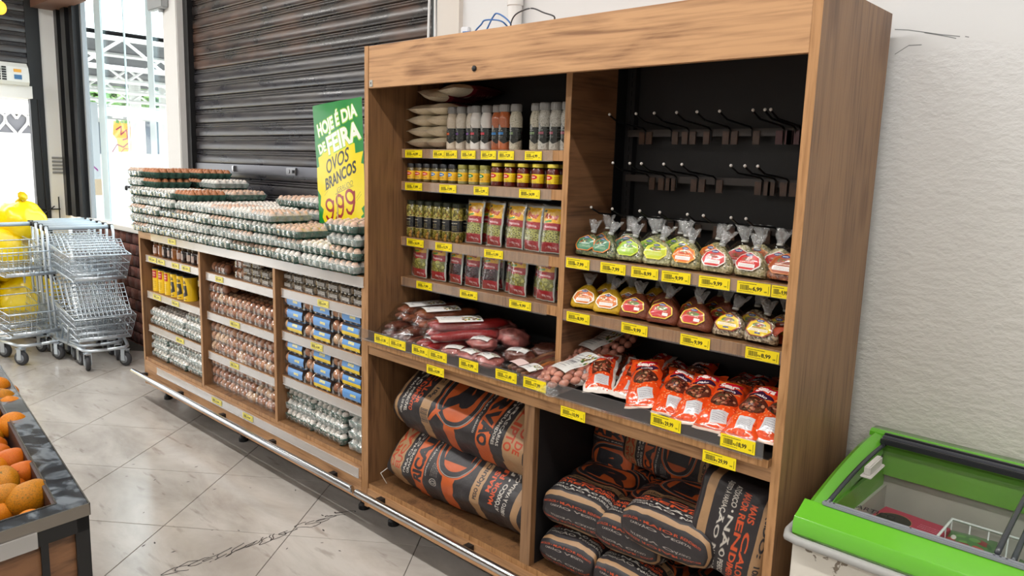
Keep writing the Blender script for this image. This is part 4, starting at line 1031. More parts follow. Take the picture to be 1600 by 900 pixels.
for ln_ in ([(350, 470), (385, 440)], [(352, 482), (392, 452)], [(60, 430), (96, 404)], [(56, 450), (90, 424)]): pt.stroke(ln_, 1.5, '8a7c20')
PY = .215
tl, tr_, bl = on_y(488, 166, PY), on_y(566, 144, PY), on_y(501, 343, PY)
wv = (tr_-tl); wv = Vector((wv.x, 0, wv.z)); ang = .075; W_ = .405; H2 = .575
q = MB()
def pf(u, v):
    x, z = u*W_, (v-1)*H2; y = .006*sin(u*5+v*3)+.004*noise.noise(Vector((u*4, v*5, 1)))+(.010*(1-v)**2)
    return (tl.x+x*cos(ang)-z*sin(ang)*(.9), PY+y, tl.z+x*sin(ang)+z*cos(ang))
q.grid(pf, 16, 22); q.grid(lambda u, v: tuple(Vector(pf(u, v))+Vector((0, .0012, 0))), 16, 22, 1, flip=True)
e = empty('poster', (0, 0, 0), label='green and yellow handwritten price poster reading 9,99 standing in the egg trays', cat='poster')
q.build('sheet', [image_mat('poster_print', pt, .35, coat=.2), mat('poster_back', 'e8e6da', .6)], e, True)
q = MB(); q.tube([(tl.x+.2, PY+.010, ET), (tl.x+.2, PY+.012, tl.z-.05)], .004, 6); q.build('stick', mat('pale_stick', 'cbb890', .6), e)
# ================================================================ soft pack shapes
def pillow_mesh(w_, l, t, mats, nu=14, nv=20, wr=.003, seed=0, pu=.5, pv=.45, seal=.03, bot=.35, ws=18, name='pouch', uvback=False, zig=False):
    """flat pack lying in xy, length along y, face up"""
    q = MB(); rr = random.Random(seed)
    def env(u, v):
        vv = min(max((v-seal)/(1-2*seal), 0), 1); uu = min(max((u-.03)/.94, 0), 1); return (4*uu*(1-uu))**pu*(4*vv*(1-vv))**pv
    def base(u, v):
        e_ = env(u, v); pinch = .05*(4*v*(1-v))*(t/w_)*2
        x = (u-.5)*w_*(1-pinch*(1))+wr*.8*noise.noise(Vector((v*l*ws, seed*3.1, 0))); y = v*l+wr*.8*noise.noise(Vector((u*w_*ws, seed*5.7, 4)))
        return x, y, e_
    def top(u, v):
        x, y, e_ = base(u, v); n_ = noise.noise(Vector((x*ws, y*ws, seed*1.7)))+.6*noise.noise(Vector((x*ws*2.6, y*ws*2.6, seed*2.9)))
        return (x, y, t*(1-bot)*e_+wr*n_*(.35+e_)+wr*.6)
    def low(u, v):
        x, y, e_ = base(u, v); n_ = noise.noise(Vector((x*ws, y*ws, seed*1.7)))+.6*noise.noise(Vector((x*ws*2.6, y*ws*2.6, seed*2.9)))
        return (x, y, -t*bot*e_+wr*n_*.35*(1-e_)+wr*.6*(1-e_)-.0006)
    q.grid(top, nu, nv, 0); q.grid(low, nu, nv, len(mats)-1 if len(mats) > 1 else 0, flip=True)
    return q.mesh(name, mats, True)
def sack_mesh(L, D, T, mats, seed=0, nl=46, na=44, ex=3.2, wr=.007, ws=7, side=.62, a0=-1.95, name='paper_sack', endp=.5, vmax=1.):
    """full paper sack lying along x; print goes once over the front and top face, again over the back"""
    q = MB(); I = []
    def P(s, a):
        k = abs(2*s-1); e_ = max(0., 1-k**ex)**endp; et = e_; ed = .86+.14*e_
        ca, sa = cos(a), sin(a); y = -D/2*ed*(abs(ca)**side)*(1 if ca > 0 else -1); z = T/2*et*(abs(sa)**side)*(1 if sa > 0 else -1)
        x = (s-.5)*L*(1-.02*(1-abs(sa)))
        p = Vector((x, y, z)); n1 = noise.noise(p*ws+Vector((seed, 0, 0))); n2 = noise.noise(p*ws*3.1+Vector((0, seed, 0))); n3 = abs(noise.noise(Vector((p.x*ws*1.6, p.y*ws*4, p.z*ws*4+seed))))
        d = Vector((0, y/D, z/T)); d = d.normalized() if d.length > 1e-6 else Vector((0, 0, 1))
        return p+d*(wr*(n1*1.6+n2*.8-n3*1.4))*(.4+.6*e_)
    S = [.5-.5*cos(pi*i/nl) for i in range(nl+1)]; S = [.55*s+.45*i/nl for i, s in enumerate(S)]
    for i in range(nl+1): I.append([q.vert(P(S[i], a0+2*pi*j/na)) for j in range(na+1)])
    arc = [0.]
    for i in range(nl):
        z_ = [(S[i+k]-.5, T/2*max(0., 1-abs(2*S[i+k]-1)**ex)**endp) for k in (0, 1)]; arc.append(arc[-1]+math.hypot((z_[1][0]-z_[0][0])*L, z_[1][1]-z_[0][1]))
    arc = [a/arc[-1]*vmax for a in arc]
    for i in range(nl):
        for j in range(na):
            t0, t1 = 2*j/na, 2*(j+1)/na; off = 1 if t0 >= .999 else 0
            s0, s1 = arc[i], arc[i+1]; u0, u1 = 1-(t0-off), 1-(t1-off)
            q.face((I[i][j], I[i][j+1], I[i+1][j+1], I[i+1][j]), [(u0, s0), (u1, s0), (u1, s1), (u0, s1)])
    return q.mesh(name, mats, True)

# ================================================================ charcoal sacks
def charcoal_tex():
    t = Tex(420, 930, '2f2b2d'); K = 'a98560'; O = 'c05a2a'; Wt = 'c9c3b8'; Dk = '2d2b2f'; rr = random.Random(9)
    t.rect(0, 0, 420, 42, K); 
    t.poly([(0, 108), (420, 96), (420, 196), (0, 204)], K); t.text('CARVÃO DE', 215, 130, 33, 'b4452a', bold=.03, fit=300); t.text('EUCALIPTO', 215, 174, 33, 'b4452a', bold=.03, fit=300)
    t.text('PARA CHURRASCARIAS', 210, 222, 13, Wt, bold=.02, fit=300); t.text('GRANDES CONSUMIDORES', 210, 242, 13, Wt, bold=.02, fit=300)
    t.poly([(0, 262), (420, 256), (420, 328), (0, 332)], O); t.text('RICARVÃO', 210, 294, 48, Dk, bold=.05, fit=352)
    t.text('CARVÃO VEGETAL PARA CHURRASCO', 210, 345, 8, Wt, bold=.02, fit=260)
    t.ell(60, 390, 20, 20, Wt, 3); t.ell(60, 390, 9, 13, Wt, 3); t.scrib(92, 372, 150, 412, 5, Wt, rr, 1.5)
    t.rect(0, 440, 420, 505, O); t.rect(0, 440, 40, 505, O)
    t.ell(235, 470, 128, 116, O); t.ell(235, 470, 120, 108, Dk); t.ell(235, 470, 118, 106, Wt, 2); t.ell(235, 470, 96, 84, O)
    t.text('R', 235, 470, 118, Dk, bold=.06, sx=1.15); t.rect(230, 500, 380, 520, O) if False else None
    t.poly([(300, 540), (372, 590), (372, 604), (300, 570)], O)
    t.poly([(0, 606), (420, 600), (420, 648), (0, 652)], K); t.text('PESO LÍQUIDO: 10kg', 170, 628, 17, Dk, bold=.03, fit=200)
    x = 320
    while x < 395: w_ = rr.choice([2, 3, 5]); t.rect(x, 606, x+w_, 646, Dk); x += w_+rr.choice([2, 3])
    t.text('MAIS CALOR', 215, 678, 20, 'd0542c', bold=.03, fit=190); t.text('MAIOR RENDIMENTO', 215, 706, 20, 'd0542c', bold=.03, fit=280)
    t.text('ATÓXICO • NÃO PERECÍVEL', 210, 738, 17, Wt, bold=.03, fit=320); t.text('SUJEITO À VARIAÇÃO NATURAL DE PESO', 210, 766, 15, Wt, bold=.025, fit=350)
    t.rect(0, 802, 420, 832, K); t.text('MAIS CALOR • MAIOR RENDIMENTO', 210, 870, 15, 'b84a2a', bold=.02, fit=300); t.text('CARVÃO VEGETAL', 210, 896, 13, 'a8a098', bold=.02, fit=170)
    n_ = np.random.default_rng(4).random(t.a.shape[:2])[..., None]; t.a *= (.95+.1*n_).astype(np.float32)
    return t
CH = image_mat('charcoal_sack_print', charcoal_tex(), .42, spec=.45, bump=.35, bscale=26)
TIE = mat('white_stitching_thread', 'd8d4cb', .6)
def sack(L, D, T, loc, rot, label, seed, a0=-1.95, **kw):
    e = empty('charcoal_sack', loc, rot, label, 'charcoal sack', 'sacks of charcoal')
    link('paper_sack', sack_mesh(L, D, T, [CH], seed, a0=a0, **kw), e)
    return e
s_ = sack(.84, .41, .235, (.490, .232, .484), (0, 0, 0), 'large black and orange charcoal sack lying on the floor board, kraft top at left', 3, a0=0, ex=7, endp=.55)
s_.matrix_world = Matrix.Translation((.490, .225, .492)) @ Matrix.Rotation(radians(36), 4, 'X') @ Matrix.Rotation(radians(2), 4, 'Z') @ Matrix.Rotation(pi, 4, 'Z')
q = MB(); q.tube([(.418, .17, .0), (.425, .215, .01), (.420, .222, -.03), (.424, .235, -.18)], .0022, 5); q.build('stitching_thread', TIE, s_, True)
s_ = sack(.82, .40, .235, (0, 0, 0), (0, 0, 0), 'large black and orange charcoal sack lying on top of the other, kraft end at right', 8, a0=0, ex=7, endp=.55)
s_.matrix_world = Matrix.Translation((.500, .240, .728)) @ Matrix.Rotation(radians(33), 4, 'X') @ Matrix.Rotation(radians(2.5), 4, 'Y')
q = MB(); q.tube([(.410, -.15, .0), (.416, -.205, .0), (.412, -.215, -.04), (.414, -.225, -.10)], .0022, 5); q.build('stitching_thread', TIE, s_, True)
HP = pi/2
# small sacks: length runs back into the compartment, printed bottom end towards the aisle
def small(x, y, z, wd, th, ln, rz, label, seed, rx=0., ry=0.):
    # local x -> world +y : top of the sack at the back
    e = sack(ln, wd, th, (0, 0, 0), (0, 0, 0), label, seed, a0=0.0, ex=6, endp=.42, side=.55, wr=.008)
    Rm = Matrix.Rotation(rz, 4, 'Z') @ Matrix.Rotation(rx, 4, 'X') @ Matrix.Rotation(ry, 4, 'Y') @ Matrix(((0, -1, 0, 0), (1, 0, 0, 0), (0, 0, 1, 0), (0, 0, 0, 1)))
    e.matrix_world = Matrix.Translation((x, y, z)) @ Rm
    return e
b0 = .312
small(1.098, .235, b0+.074, .245, .145, .42, .05, 'small charcoal sack at the bottom left corner of the right compartment', 11)
small(1.352, .235, b0+.070, .25, .140, .42, -.03, 'small charcoal sack at the bottom beside the left corner sack', 12)
small(1.615, .240, b0+.066, .25, .130, .42, .05, 'small charcoal sack at the bottom under the broad middle one', 13)
small(1.112, .250, b0+.150+.090, .275, .175, .43, .10, 'charcoal sack in the second layer against the oak divider', 14, rx=.05)
small(1.335, .255, b0+.146+.082, .25, .160, .43, .02, 'charcoal sack in the second layer between divider sack and broad front sack', 15, rx=.04)
small(1.50, .215, b0+.150+.152, .33, .165, .42, -.05, 'broad charcoal sack lying on top in the middle of the right compartment', 16, rx=.03)
def basis(cx, cy, cz): return Matrix(((cx[0], cy[0], cz[0], 0), (cx[1], cy[1], cz[1], 0), (cx[2], cy[2], cz[2], 0), (0, 0, 0, 1)))
e = sack(.25, .30, .16, (0, 0, 0), (0, 0, 0), 'charcoal sack standing on its side at the right end of the right compartment', 17, a0=0.0, ex=7, endp=.42, side=.5, wr=.009, vmax=.42)
e.matrix_world = Matrix.Translation((1.684, .115, .690)) @ Matrix.Rotation(radians(8), 4, 'Y') @ Matrix.Rotation(radians(4), 4, 'Z') @ basis((1, 0, 0), (0, 0, 1), (0, -1, 0))
e = sack(.50, .26, .15, (0, 0, 0), (0, 0, 0), 'charcoal sack on its side at the back, orange name band at its left', 18, a0=0, ex=5)
e.matrix_world = Matrix.Translation((1.375, .360, .775)) @ Matrix.Rotation(radians(-14), 4, 'X') @ Matrix.Rotation(radians(3), 4, 'Y') @ basis((-1, 0, 0), (0, 0, -1), (0, -1, 0))
e = sack(.44, .21, .15, (0, 0, 0), (0, 0, 0), 'charcoal sack at the back left with the printed name on an orange band', 19, a0=0, ex=5)
e.matrix_world = Matrix.Translation((1.085, .370, .650)) @ Matrix.Rotation(radians(-8), 4, 'X') @ basis((0, 0, 1), (-1, 0, 0), (0, -1, 0))
small(1.10, .405, b0+.10, .2, .12, .10, 0, 'dark charcoal sack standing in the shade behind the left ones', 20) if False else None

# ================================================================ left bay, shelf one: rice bags and seasoning salt bottles
rice = Tex(128, 256, '5c1622'); rr = random.Random(2)
rice.rect(0, 150, 128, 256, 'f3e6cc'); rice.text('ARROZ', 64, 60, 26, 'e8e0d0', bold=.04, fit=90); rice.poly([(0, 140), (64, 165), (128, 140), (128, 160), (64, 185), (0, 160)], '8c2430'); rice.scrib(16, 86, 112, 130, 4, 'c9a8a0', rr, 3)
for _ in range(900): x, y = rr.uniform(0, 128), rr.uniform(176, 256); rice.rect(x, y, x+2.2, y+1, rr.choice(['e0cfae', 'fbf2e0', 'd6c3a0']))
RB = image_mat('rice_bag_print', rice, .3, coat=.4)
ricem = [pillow_mesh(.135, .25, .052, [RB, RB], 12, 16, .003, s_, .5, .35, .02, .5) for s_ in (1, 2, 3)]
RS = SL[0]
for k in range(4):
    for i in range(2):
        o = link('rice_bag', ricem[(k+i) % 3]); o.location = (.100+i*.112, .185+.004*((k+i) % 2), RS+.027+k*.0455)
        tag(o, 'clear rice bag with dark red print, layer %s from below, %s stack' % (num[k], 'left' if i == 0 else 'right'), 'rice bag', 'rice bags on the top shelf')
o = link('rice_bag', ricem[0]); o.location = (.135, .19, RS+.222); o.rotation_euler = (0, .22, -.35); tag(o, 'rice bag lying askew at left on top of the rice stack', 'rice bag', 'rice bags on the top shelf')
o = link('rice_bag', ricem[1]); o.location = (.255, .21, RS+.238); o.rotation_euler = (0, -.05, -.15); tag(o, 'rice bag lying at right on top of the rice stack, end facing out', 'rice bag', 'rice bags on the top shelf')
def salt_tex(body, band, specks, seed):
    t = Tex(256, 200, body); r2 = random.Random(seed)
    if specks:
        for _ in range(1600): x, y = r2.uniform(0, 256), r2.uniform(0, 200); t.ell(x, y, r2.uniform(.7, 2), r2.uniform(.7, 1.6), r2.choice(specks))
    t.poly([(20, 90), (62, 66), (78, 84), (240, 84), (240, 148), (150, 148), (96, 168), (56, 148), (20, 148)], '1d2320')
    t.poly([(52, 82), (66, 70), (80, 88), (74, 96), (56, 96)], '8d8d88'); t.rect(40, 108, 92, 121, band); t.scrib(44, 96, 88, 104, 1, 'c9c9c0', r2, 3); t.scrib(46, 128, 90, 142, 2, 'b0b0a8', r2, 2); t.scrib(110, 92, 150, 142, 6, '8a8a86', r2, 2); t.scrib(160, 92, 230, 142, 6, '6a6a66', r2, 2)
    return image_mat('seasoning_bottle_print_%d' % seed, t, .18, coat=.7)
capm = mat('grey_ribbed_cap', '8e8c89', .45); 
SK = [salt_tex('d8c9b4', 'e0663a', ['cbb89c', 'e8dcc8'], 1), salt_tex('dcd3c4', '7a4aa0', ['c4b49c'], 2), salt_tex('e6e2dc', 'd8384a', None, 3), salt_tex('b8653c', '2f80c8', ['a8562e', 'c87a50'], 4),
      salt_tex('c9c2ae', '7f9a6a', ['8a8a70', 'e6e0cc', '6a6a58'], 5), salt_tex('b9b6ac', '9a4a5a', ['5a5a52', 'e0ddd4', '77786c'], 6)]
def bottle_meshes(m_):
    q = MB(); q.lathe([(0, .001), (.022, 0), (.0245, .004), (.0245, .112), (.0235, .120), (.0185, .136), (.0170, .139)], 18, a0=pi*.99-.3); b_ = q.mesh('bottle_body', [m_], 'auto')
    q = MB(); q.lathe([(.0172, .138), (.0205, .139), (.0205, .162), (.0190, .165), (0, .165)], 18); 
    for k in range(18): a = 2*pi*k/18; q.box(.0202*cos(a)-.0008, .0202*cos(a)+.0008, .0202*sin(a)-.0008, .0202*sin(a)+.0008, .141, .160)
    return b_, q.mesh('ribbed_cap', [capm], 'auto')
BMs = [bottle_meshes(m_) for m_ in SK]; BN = ['beige salt, orange band', 'beige salt, purple band', 'white salt, red band', 'orange spice, blue band', 'speckled salt, green band', 'grey speckled salt, dark red band']
sx = [(.315, 0), (.362, 1), (.415, 1), (.452, 2), (.503, 2), (.556, 3), (.604, 3), (.656, 4), (.752, 4), (.803, 5), (.850, 5), (.896, 5)]
for i, (x, kd) in enumerate(sx):
    e = empty('seasoning_bottle', (x, .200+.012*((i*7) % 3)/2, RS+.001), (0, 0, R.uniform(-.2, .2)), 'bottle of %s, %s from the left on the top shelf' % (BN[kd], words[i]), 'bottle', 'seasoning bottles on the top shelf')
    link('bottle_body', BMs[kd][0], e); link('ribbed_cap', BMs[kd][1], e)
for i, x in enumerate((.34, .39, .70, .725, .78, .83)):
    e = empty('seasoning_bottle', (x, .275+.01*(i % 2), RS+.001), (0, 0, 0), 'seasoning bottle in the second row of the top shelf, %s one' % words[i], 'bottle', 'seasoning bottles on the top shelf')
    link('bottle_body', BMs[(4, 1, 5, 3, 4, 5)[i]][0], e); link('ribbed_cap', BMs[0][1], e)
# shelf two: spice jars
def spice_tex(col, lab, ink, seed, lo=.18, hi=.75):
    t = Tex(200, 100, col); r2 = random.Random(seed); t.rect(0, 100*(1-hi), 200, 100*(1-lo), lab)
    t.ell(96, 44, 30, 13, ink); t.scrib(74, 39, 118, 49, 1, 'f0e6d0', r2, 6); t.scrib(72, 60, 122, 74, 2, '6b3a1a', r2, 3); t.scrib(136, 38, 180, 72, 4, 'b06a20', r2, 3)
    return image_mat('spice_jar_print_%d' % seed, t, .15, coat=.6)
J = [(spice_tex('5c4a20', 'e8b526', 'c0281e', 21), mat('black_jar_lid', '17171a', .35), .075, .022), (spice_tex('4c4426', 'e8b526', '2a6cb0', 22), mat('black_jar_lid_b', '17171a', .35), .075, .022),
     (spice_tex('8e8a58', 'e8b526', '2e7a3e', 23), mat('olive_green_lid', '8a8438', .4), .075, .022), (spice_tex('5a1c14', 'eed01e', 'c0281e', 24, .25, .72), mat('yellow_metal_lid', 'e4d04a', .3), .086, .0235)]
def jar2(m_, lm, h, r, round_lid):
    q = MB(); q.lathe([(0, .0005), (r*.9, 0), (r, .005), (r, h*.70), (r*.85, h*.80)], 16, a0=pi*.55-.3); b_ = q.mesh('jar_body', [m_], 'auto')
    q = MB(); q.lathe([(r*.84, h*.78), (r*.97, h*.79), (r*.97, h*.97), (r*.9, h), (0, h)] if not round_lid else [(r*.8, h*.84), (r*.92, h*.86), (r*.92, h*.96), (r*.84, h), (0, h)], 16); return b_, q.mesh('jar_lid', [lm], 'auto')
JMs = [jar2(*j, k == 3) for k, j in enumerate(J)]; JN = ['black lidded spice jar with red mark', 'black lidded spice jar with blue mark', 'olive lidded spice jar', 'red sauce jar with yellow lid']
jx = [.066, .118, .168, .222, .274, .326, .384, .446, .508, .572, .640, .708, .780, .852]; jk = [0, 0, 0, 1, 1, 1, 2, 2, 2, 3, 3, 3, 3, 3]
for i, x in enumerate(jx):
    e = empty('spice_jar', (x, .198, SL[1]+.001), (0, 0, R.uniform(-.15, .15)), '%s, %s from the left on the second shelf' % (JN[jk[i]], words[i]), 'jar', 'jars on the second shelf')
    link('jar_body', JMs[jk[i]][0], e); link('jar_lid', JMs[jk[i]][1], e)
    if i not in (0, 5):
        e = empty('spice_jar', (x-.01, .250, SL[1]+.001), (0, 0, 0), '%s, second row, %s from left' % (JN[jk[i]], words[i]), 'jar', 'jars on the second shelf')
        link('jar_body', JMs[jk[i]][0], e); link('jar_lid', JMs[jk[i]][1], e)
# shelf three: tall olive jars
ot = Tex(256, 200, '4a431c'); r2 = random.Random(5)
for _ in range(170): x, y = r2.uniform(0, 256), r2.uniform(0, 200); c_ = r2.choice(['8c8434', '756d28', '9a8f40', 'a3742c', '66602a']); ot.ell(x, y, 13, 15, '3c3616'); ot.ell(x, y, 11, 13, c_); ot.ell(x-4, y-4, 3, 4, 'b5ac62')  # each olive is painted with a dark rim and a pale glint
ot.rect(0, 74, 256, 142, '17181a'); ot.rect(0, 72, 256, 75, 'b9a46a'); ot.rect(0, 141, 256, 144, 'b9a46a')
for x in (60, 190): ot.scrib(x-30, 86, x+30, 96, 1, 'c9c2a8', r2, 5); ot.scrib(x-24, 104, x+26, 132, 3, '9a8f5a', r2, 3)
OJ = image_mat('olive_jar_print', ot, .1, coat=.8); q = MB(); q.lathe([(0, 0), (.022, 0), (.0245, .004), (.0245, .128), (.020, .138), (.019, .141)], 18); ojb = q.mesh('glass_body', [OJ], 'auto')
q = MB(); q.lathe([(.019, .138), (.022, .139), (.022, .153), (.020, .155), (0, .155)], 16); ojl = q.mesh('jar_lid', [mat('dark_green_lid', '23261a', .3, .3)], 'auto')
for i in range(6):
    for j in range(2):
        e = empty('olive_jar', (.066+i*.0575, .200+j*.056, SL[2]+.001), (0, 0, R.uniform(-.4, .4)), 'tall jar of green olives with black label, %s from left, %s row' % (words[i], ('front', 'back')[j]), 'jar', 'tall olive jars on the third shelf')
        link('glass_body', ojb, e); link('jar_lid', ojl, e)
# olive pouches
def pouch_tex(kind, seed):
    t = Tex(160, 340, 'b9bdb4'); r2 = random.Random(seed); t.rect(8, 16, 152, 332, 'f0b41c')
    t.poly([(8, 16), (152, 16), (152, 120), (8, 130)], 'f2b71a')
    t.ell(26, 34, 12, 9, '3a5a2a'); t.text('Rivoli', 82, 74, 34, 'b3261c', rot=8, bold=.05, fit=112, shear=.25); t.poly([(24, 110), (84, 98), (90, 112), (30, 122)], '4f9a2c')
    t.rect(8, 122, 152, 174, 'a51a26'); t.text('Azeitona', 82, 148, 19, 'ecc9c9', rot=4, bold=.03, fit=104)
    if kind == 'dark': t.rect(8, 174, 152, 270, '2e1620'); cols = ['3c1c2a', '4a2634', '281018']; n = 34; r0, r1 = 10, 16
    else: t.rect(8, 174, 152, 270, '6e6a2c'); cols = ['99953f', '7f7d34', 'aaa552', '6f6c2a']; n = 46; r0, r1 = 10, 15
    for _ in range(n):
        x, y = r2.uniform(18, 142), r2.uniform(182, 264); r_ = r2.uniform(r0, r1); c_ = r2.choice(cols)
        if kind == 'ring': t.ell(x, y, r_, r_*.8, 'b3b060'); t.ell(x, y, r_*.5, r_*.35, '4a4a1c')
        else: t.ell(x, y, r_+1.5, r_+1.5, '4a471c' if kind != 'dark' else '160a10'); t.ell(x, y, r_, r_, c_); t.ell(x-r_*.35, y-r_*.35, r_*.25, r_*.25, 'c9c585' if kind != 'dark' else '7a5262')
    t.rect(8, 262, 152, 332, 'a01824'); t.text('90g', 84, 296, 17, 'e6c4c4', bold=.03, fit=28); t.text('160g', 122, 300, 15, 'e6c4c4', bold=.03, fit=34); t.scrib(84, 312, 140, 324, 1, 'd8a0a0', r2, 3)
    return image_mat('olive_pouch_%s' % kind, t, .14, coat=.9, bump=.12, bscale=70)
PM = {k: pouch_tex(k, i) for i, k in enumerate(('green', 'ring', 'dark'))}
PMe = {k: [pillow_mesh(.088, .168, .034, [PM[k], PM[k]], 12, 18, .0030, s_*3+1, .45, .4, .05, .4, 40) for s_ in range(2)] for k in PM}
pfilm = pillow_mesh(.098, .176, .040, [M['film']], 10, 14, .004, 77, .45, .4, .03, .45, 45, name='clear_overwrap')
def stand_pouch(x, y, z, kind, rz, lean, label, k=0):
    e = empty('olive_pouch', (x, y, z), (HP-lean, 0, rz), label, 'olive pouch', 'olive pouches on the lower left shelves')
    link('printed_pouch', PMe[kind][k], e); o = link('clear_overwrap', pfilm, e); o.location = (0, -.002, .0)
    return e
for i, x in enumerate((.435, .550, .658, .748, .838)): stand_pouch(x, .215, SL[2]+.004, 'ring', [.05, -.1, .0, -.12, .1][i], .10, 'standing pouch of sliced green olives, %s from the left, third shelf' % words[i], i % 2)
for i, x in enumerate((.47, .60, .70, .79, .89)): stand_pouch(x, .265, SL[2]+.004, 'ring', R.uniform(-.1, .1), .06, 'pouch of sliced olives in the second row, %s from left, third shelf' % words[i], i % 2)
lay = [(.075, .235, 'green', 0), (.118, .205, 'green', 1), (.205, .240, 'green', 0), (.235, .208, 'green', 1), (.338, .212, 'dark', 0), (.438, .212, 'dark', 1), (.540, .210, 'dark', 0), (.640, .240, 'green', 0), (.688, .208, 'green', 1), (.785, .238, 'green', 0), (.828, .208, 'green', 1), (.895, .240, 'green', 0)]
for i, (x, y, kd, k) in enumerate(lay): stand_pouch(x, y, SL[3]+.004, kd, [.1, 0, -.1, .05, -.15, 0, .05, .1, 0, -.1, .02, 0][i], .08, 'standing pouch of %s olives, %s from the left, lowest left shelf' % ('dark' if kd == 'dark' else 'whole green', words[i]), k)
for i, x in enumerate((.31, .42, .52)): stand_pouch(x, .262, SL[3]+.004, 'dark', 0, .05, 'pouch of dark olives in the second row, %s from left, lowest left shelf' % words[i], 0)

# ================================================================ right bay: bags tied at the neck
def spice_fill(name, cols, sc_=160):
    m_ = mat(name, cols[0], .45, coat=.25); nt = m_.node_tree; N = nt.nodes.new; b = nt.nodes['Principled BSDF']; tc = N('ShaderNodeTexCoord'); v = N('ShaderNodeTexVoronoi'); v.inputs['Scale'].default_value = sc_
    nt.links.new(tc.outputs['Object'], v.inputs['Vector']); sp = N('ShaderNodeSeparateColor'); nt.links.new(v.outputs['Color'], sp.inputs[0]); r_ = N('ShaderNodeValToRGB'); r_.color_ramp.interpolation = 'CONSTANT'
    e = r_.color_ramp.elements; e[0].color = srgb(cols[0]); e[1].position = 1/len(cols); e[1].color = srgb(cols[1])
    for k in range(2, len(cols)): x = e.new(k/len(cols)); x.color = srgb(cols[k])
    nt.links.new(sp.outputs[0], r_.inputs[0]); nt.links.new(r_.outputs[0], b.inputs['Base Color'])
    bp = N('ShaderNodeBump'); bp.inputs['Strength'].default_value = .5; bp.inputs['Distance'].default_value = .003; nt.links.new(v.outputs['Distance'], bp.inputs['Height']); nt.links.new(bp.outputs[0], b.inputs['Normal'])
    return m_
def blob(w_, d, h, neck, seed, off=0., top_=True, nu=22, nv=14):
    """bag body: flat bottom, wide shoulders, pulled in to a neck"""
    def fn(u, v):
        a = 2*pi*u; z = v*h; k = v
        r_ = (1-(max(0, k-.12)/.88)**2.0)**.75*(1 if k > .08 else .80+k*2.5)
        r_ = r_*(1-neck)+neck; n_ = noise.noise(Vector((cos(a)*1.5+seed, sin(a)*1.5, z*30)))*.10+noise.noise(Vector((cos(a)*5+seed, sin(a)*5, z*70)))*.05*(1 if off else .6)
        r_ *= 1+n_*(1-.5*k); sq = (abs(cos(a))**4+abs(sin(a))**4)**(-.11)
        return ((w_/2+off)*r_*cos(a)*sq, (d/2+off)*r_*sin(a)*sq, z+off*(k > .1))
    return fn
def hexlabel(cols, seed, kind):
    t = Tex(160, 180, cols[0]); r2 = random.Random(seed); a, b_, c_ = cols
    t.poly([(80, 4), (150, 48), (156, 120), (120, 172), (40, 172), (4, 120), (10, 48)], b_); t.poly([(80, 12), (142, 52), (148, 118), (114, 164), (46, 164), (12, 118), (18, 52)], a)
    t.ell(80, 34, 26, 13, '27407a'); t.scrib(62, 29, 98, 39, 1, 'f2f2f2', r2, 6)
    t.ell(80, 72, 40, 20, c_); 
    for _ in range(14): t.ell(r2.uniform(46, 114), r2.uniform(58, 86), r2.uniform(4, 9), r2.uniform(3, 7), r2.choice([c_, 'd2602a', '7a3a1c', '4f8a34', 'f0d8a0']))
    t.scrib(40, 94, 122, 104, 1, 'f5efe0' if kind != 'y' else '5a2a1a', r2, 6)
    if kind in 'wrb': t.rect(34, 112, 126, 146, 'f0ece8'); t.scrib(40, 118, 120, 142, 3, '9a7a7a', r2, 2)
    if kind == 'r2': t.poly([(20, 100), (96, 96), (90, 150), (44, 158)], 'c41e28'); t.rect(96, 112, 128, 142, 'f0ece8')
    if kind == 'y': t.rect(28, 104, 132, 128, 'f2ead2'); t.scrib(34, 108, 126, 124, 2, 'a0522a', r2, 2); t.rect(66, 136, 96, 150, '2c3e7a')
    if kind == 'g': t.scrib(30, 112, 130, 140, 3, 'dce8c0', r2, 3)
    return image_mat('bag_label_%d' % seed, t, .3, coat=.5)
BK_ = {  # fill colours, label colours, look
 'green': (['4f5a3c', '75804f', '8d8a62', '3c4630'], ('3f7d5c', 'e07a2a', '2f6a4a'), 'g', 'dried green herb'),
 'lime': (['83825a', 'a3a173', '6b6c48', 'b5ad84'], ('9cc22c', 'cfe03a', '4a8a3a'), 'g', 'pale green herb with lime label'),
 'yellowgreen': (['a8a77a', 'c4c094', '8e8c5e', 'd2cba4'], ('c4cf2a', 'e8e24a', '3c5a2a'), 'g', 'pale leaf with yellow-green label'),
 'orange': (['a89c6c', '8c8458', 'c2b584', '6e6c44'], ('e0701e', 'f0a02a', 'c4481c'), 'w', 'mixed seasoning with orange label'),
 'red': (['c2b48c', 'a4996c', 'd6c8a2', '86805a'], ('cf2a26', 'e8e0d8', 'a83a20'), 'r', 'mixed seasoning with red label'),
 'pork': (['a8623c', '8c4a2c', 'c07a50', '74402a'], ('a85028', 'c87a40', '8c3c20'), 'b', 'brown crackling'),
 'yellow': (['e0b31e', 'd8a818', 'e6bc2c', 'd0a010'], ('d8741e', 'f0ead8', 'c8581e'), 'w', 'bright yellow powder'),
 'brown': (['7c3c22', '74361e', '84442a', '6c321c'], ('c03a1c', 'e8c83a', '5c7a2a'), 'r2', 'red-brown powder'),
 'beige': (['9c8468', 'c0ab8c', '77644c', 'd4c4a6', '5c4a38'], ('e8c81e', '8a2a1e', '8a5a3a'), 'y', 'beige flakes with yellow label'),
 'tomato': (['c2502c', 'b84828', 'cc5a34', 'b04224'], ('c24a2a', '1e1c20', 'a83a20'), 'b', 'orange-red powder')}
BMm = {}
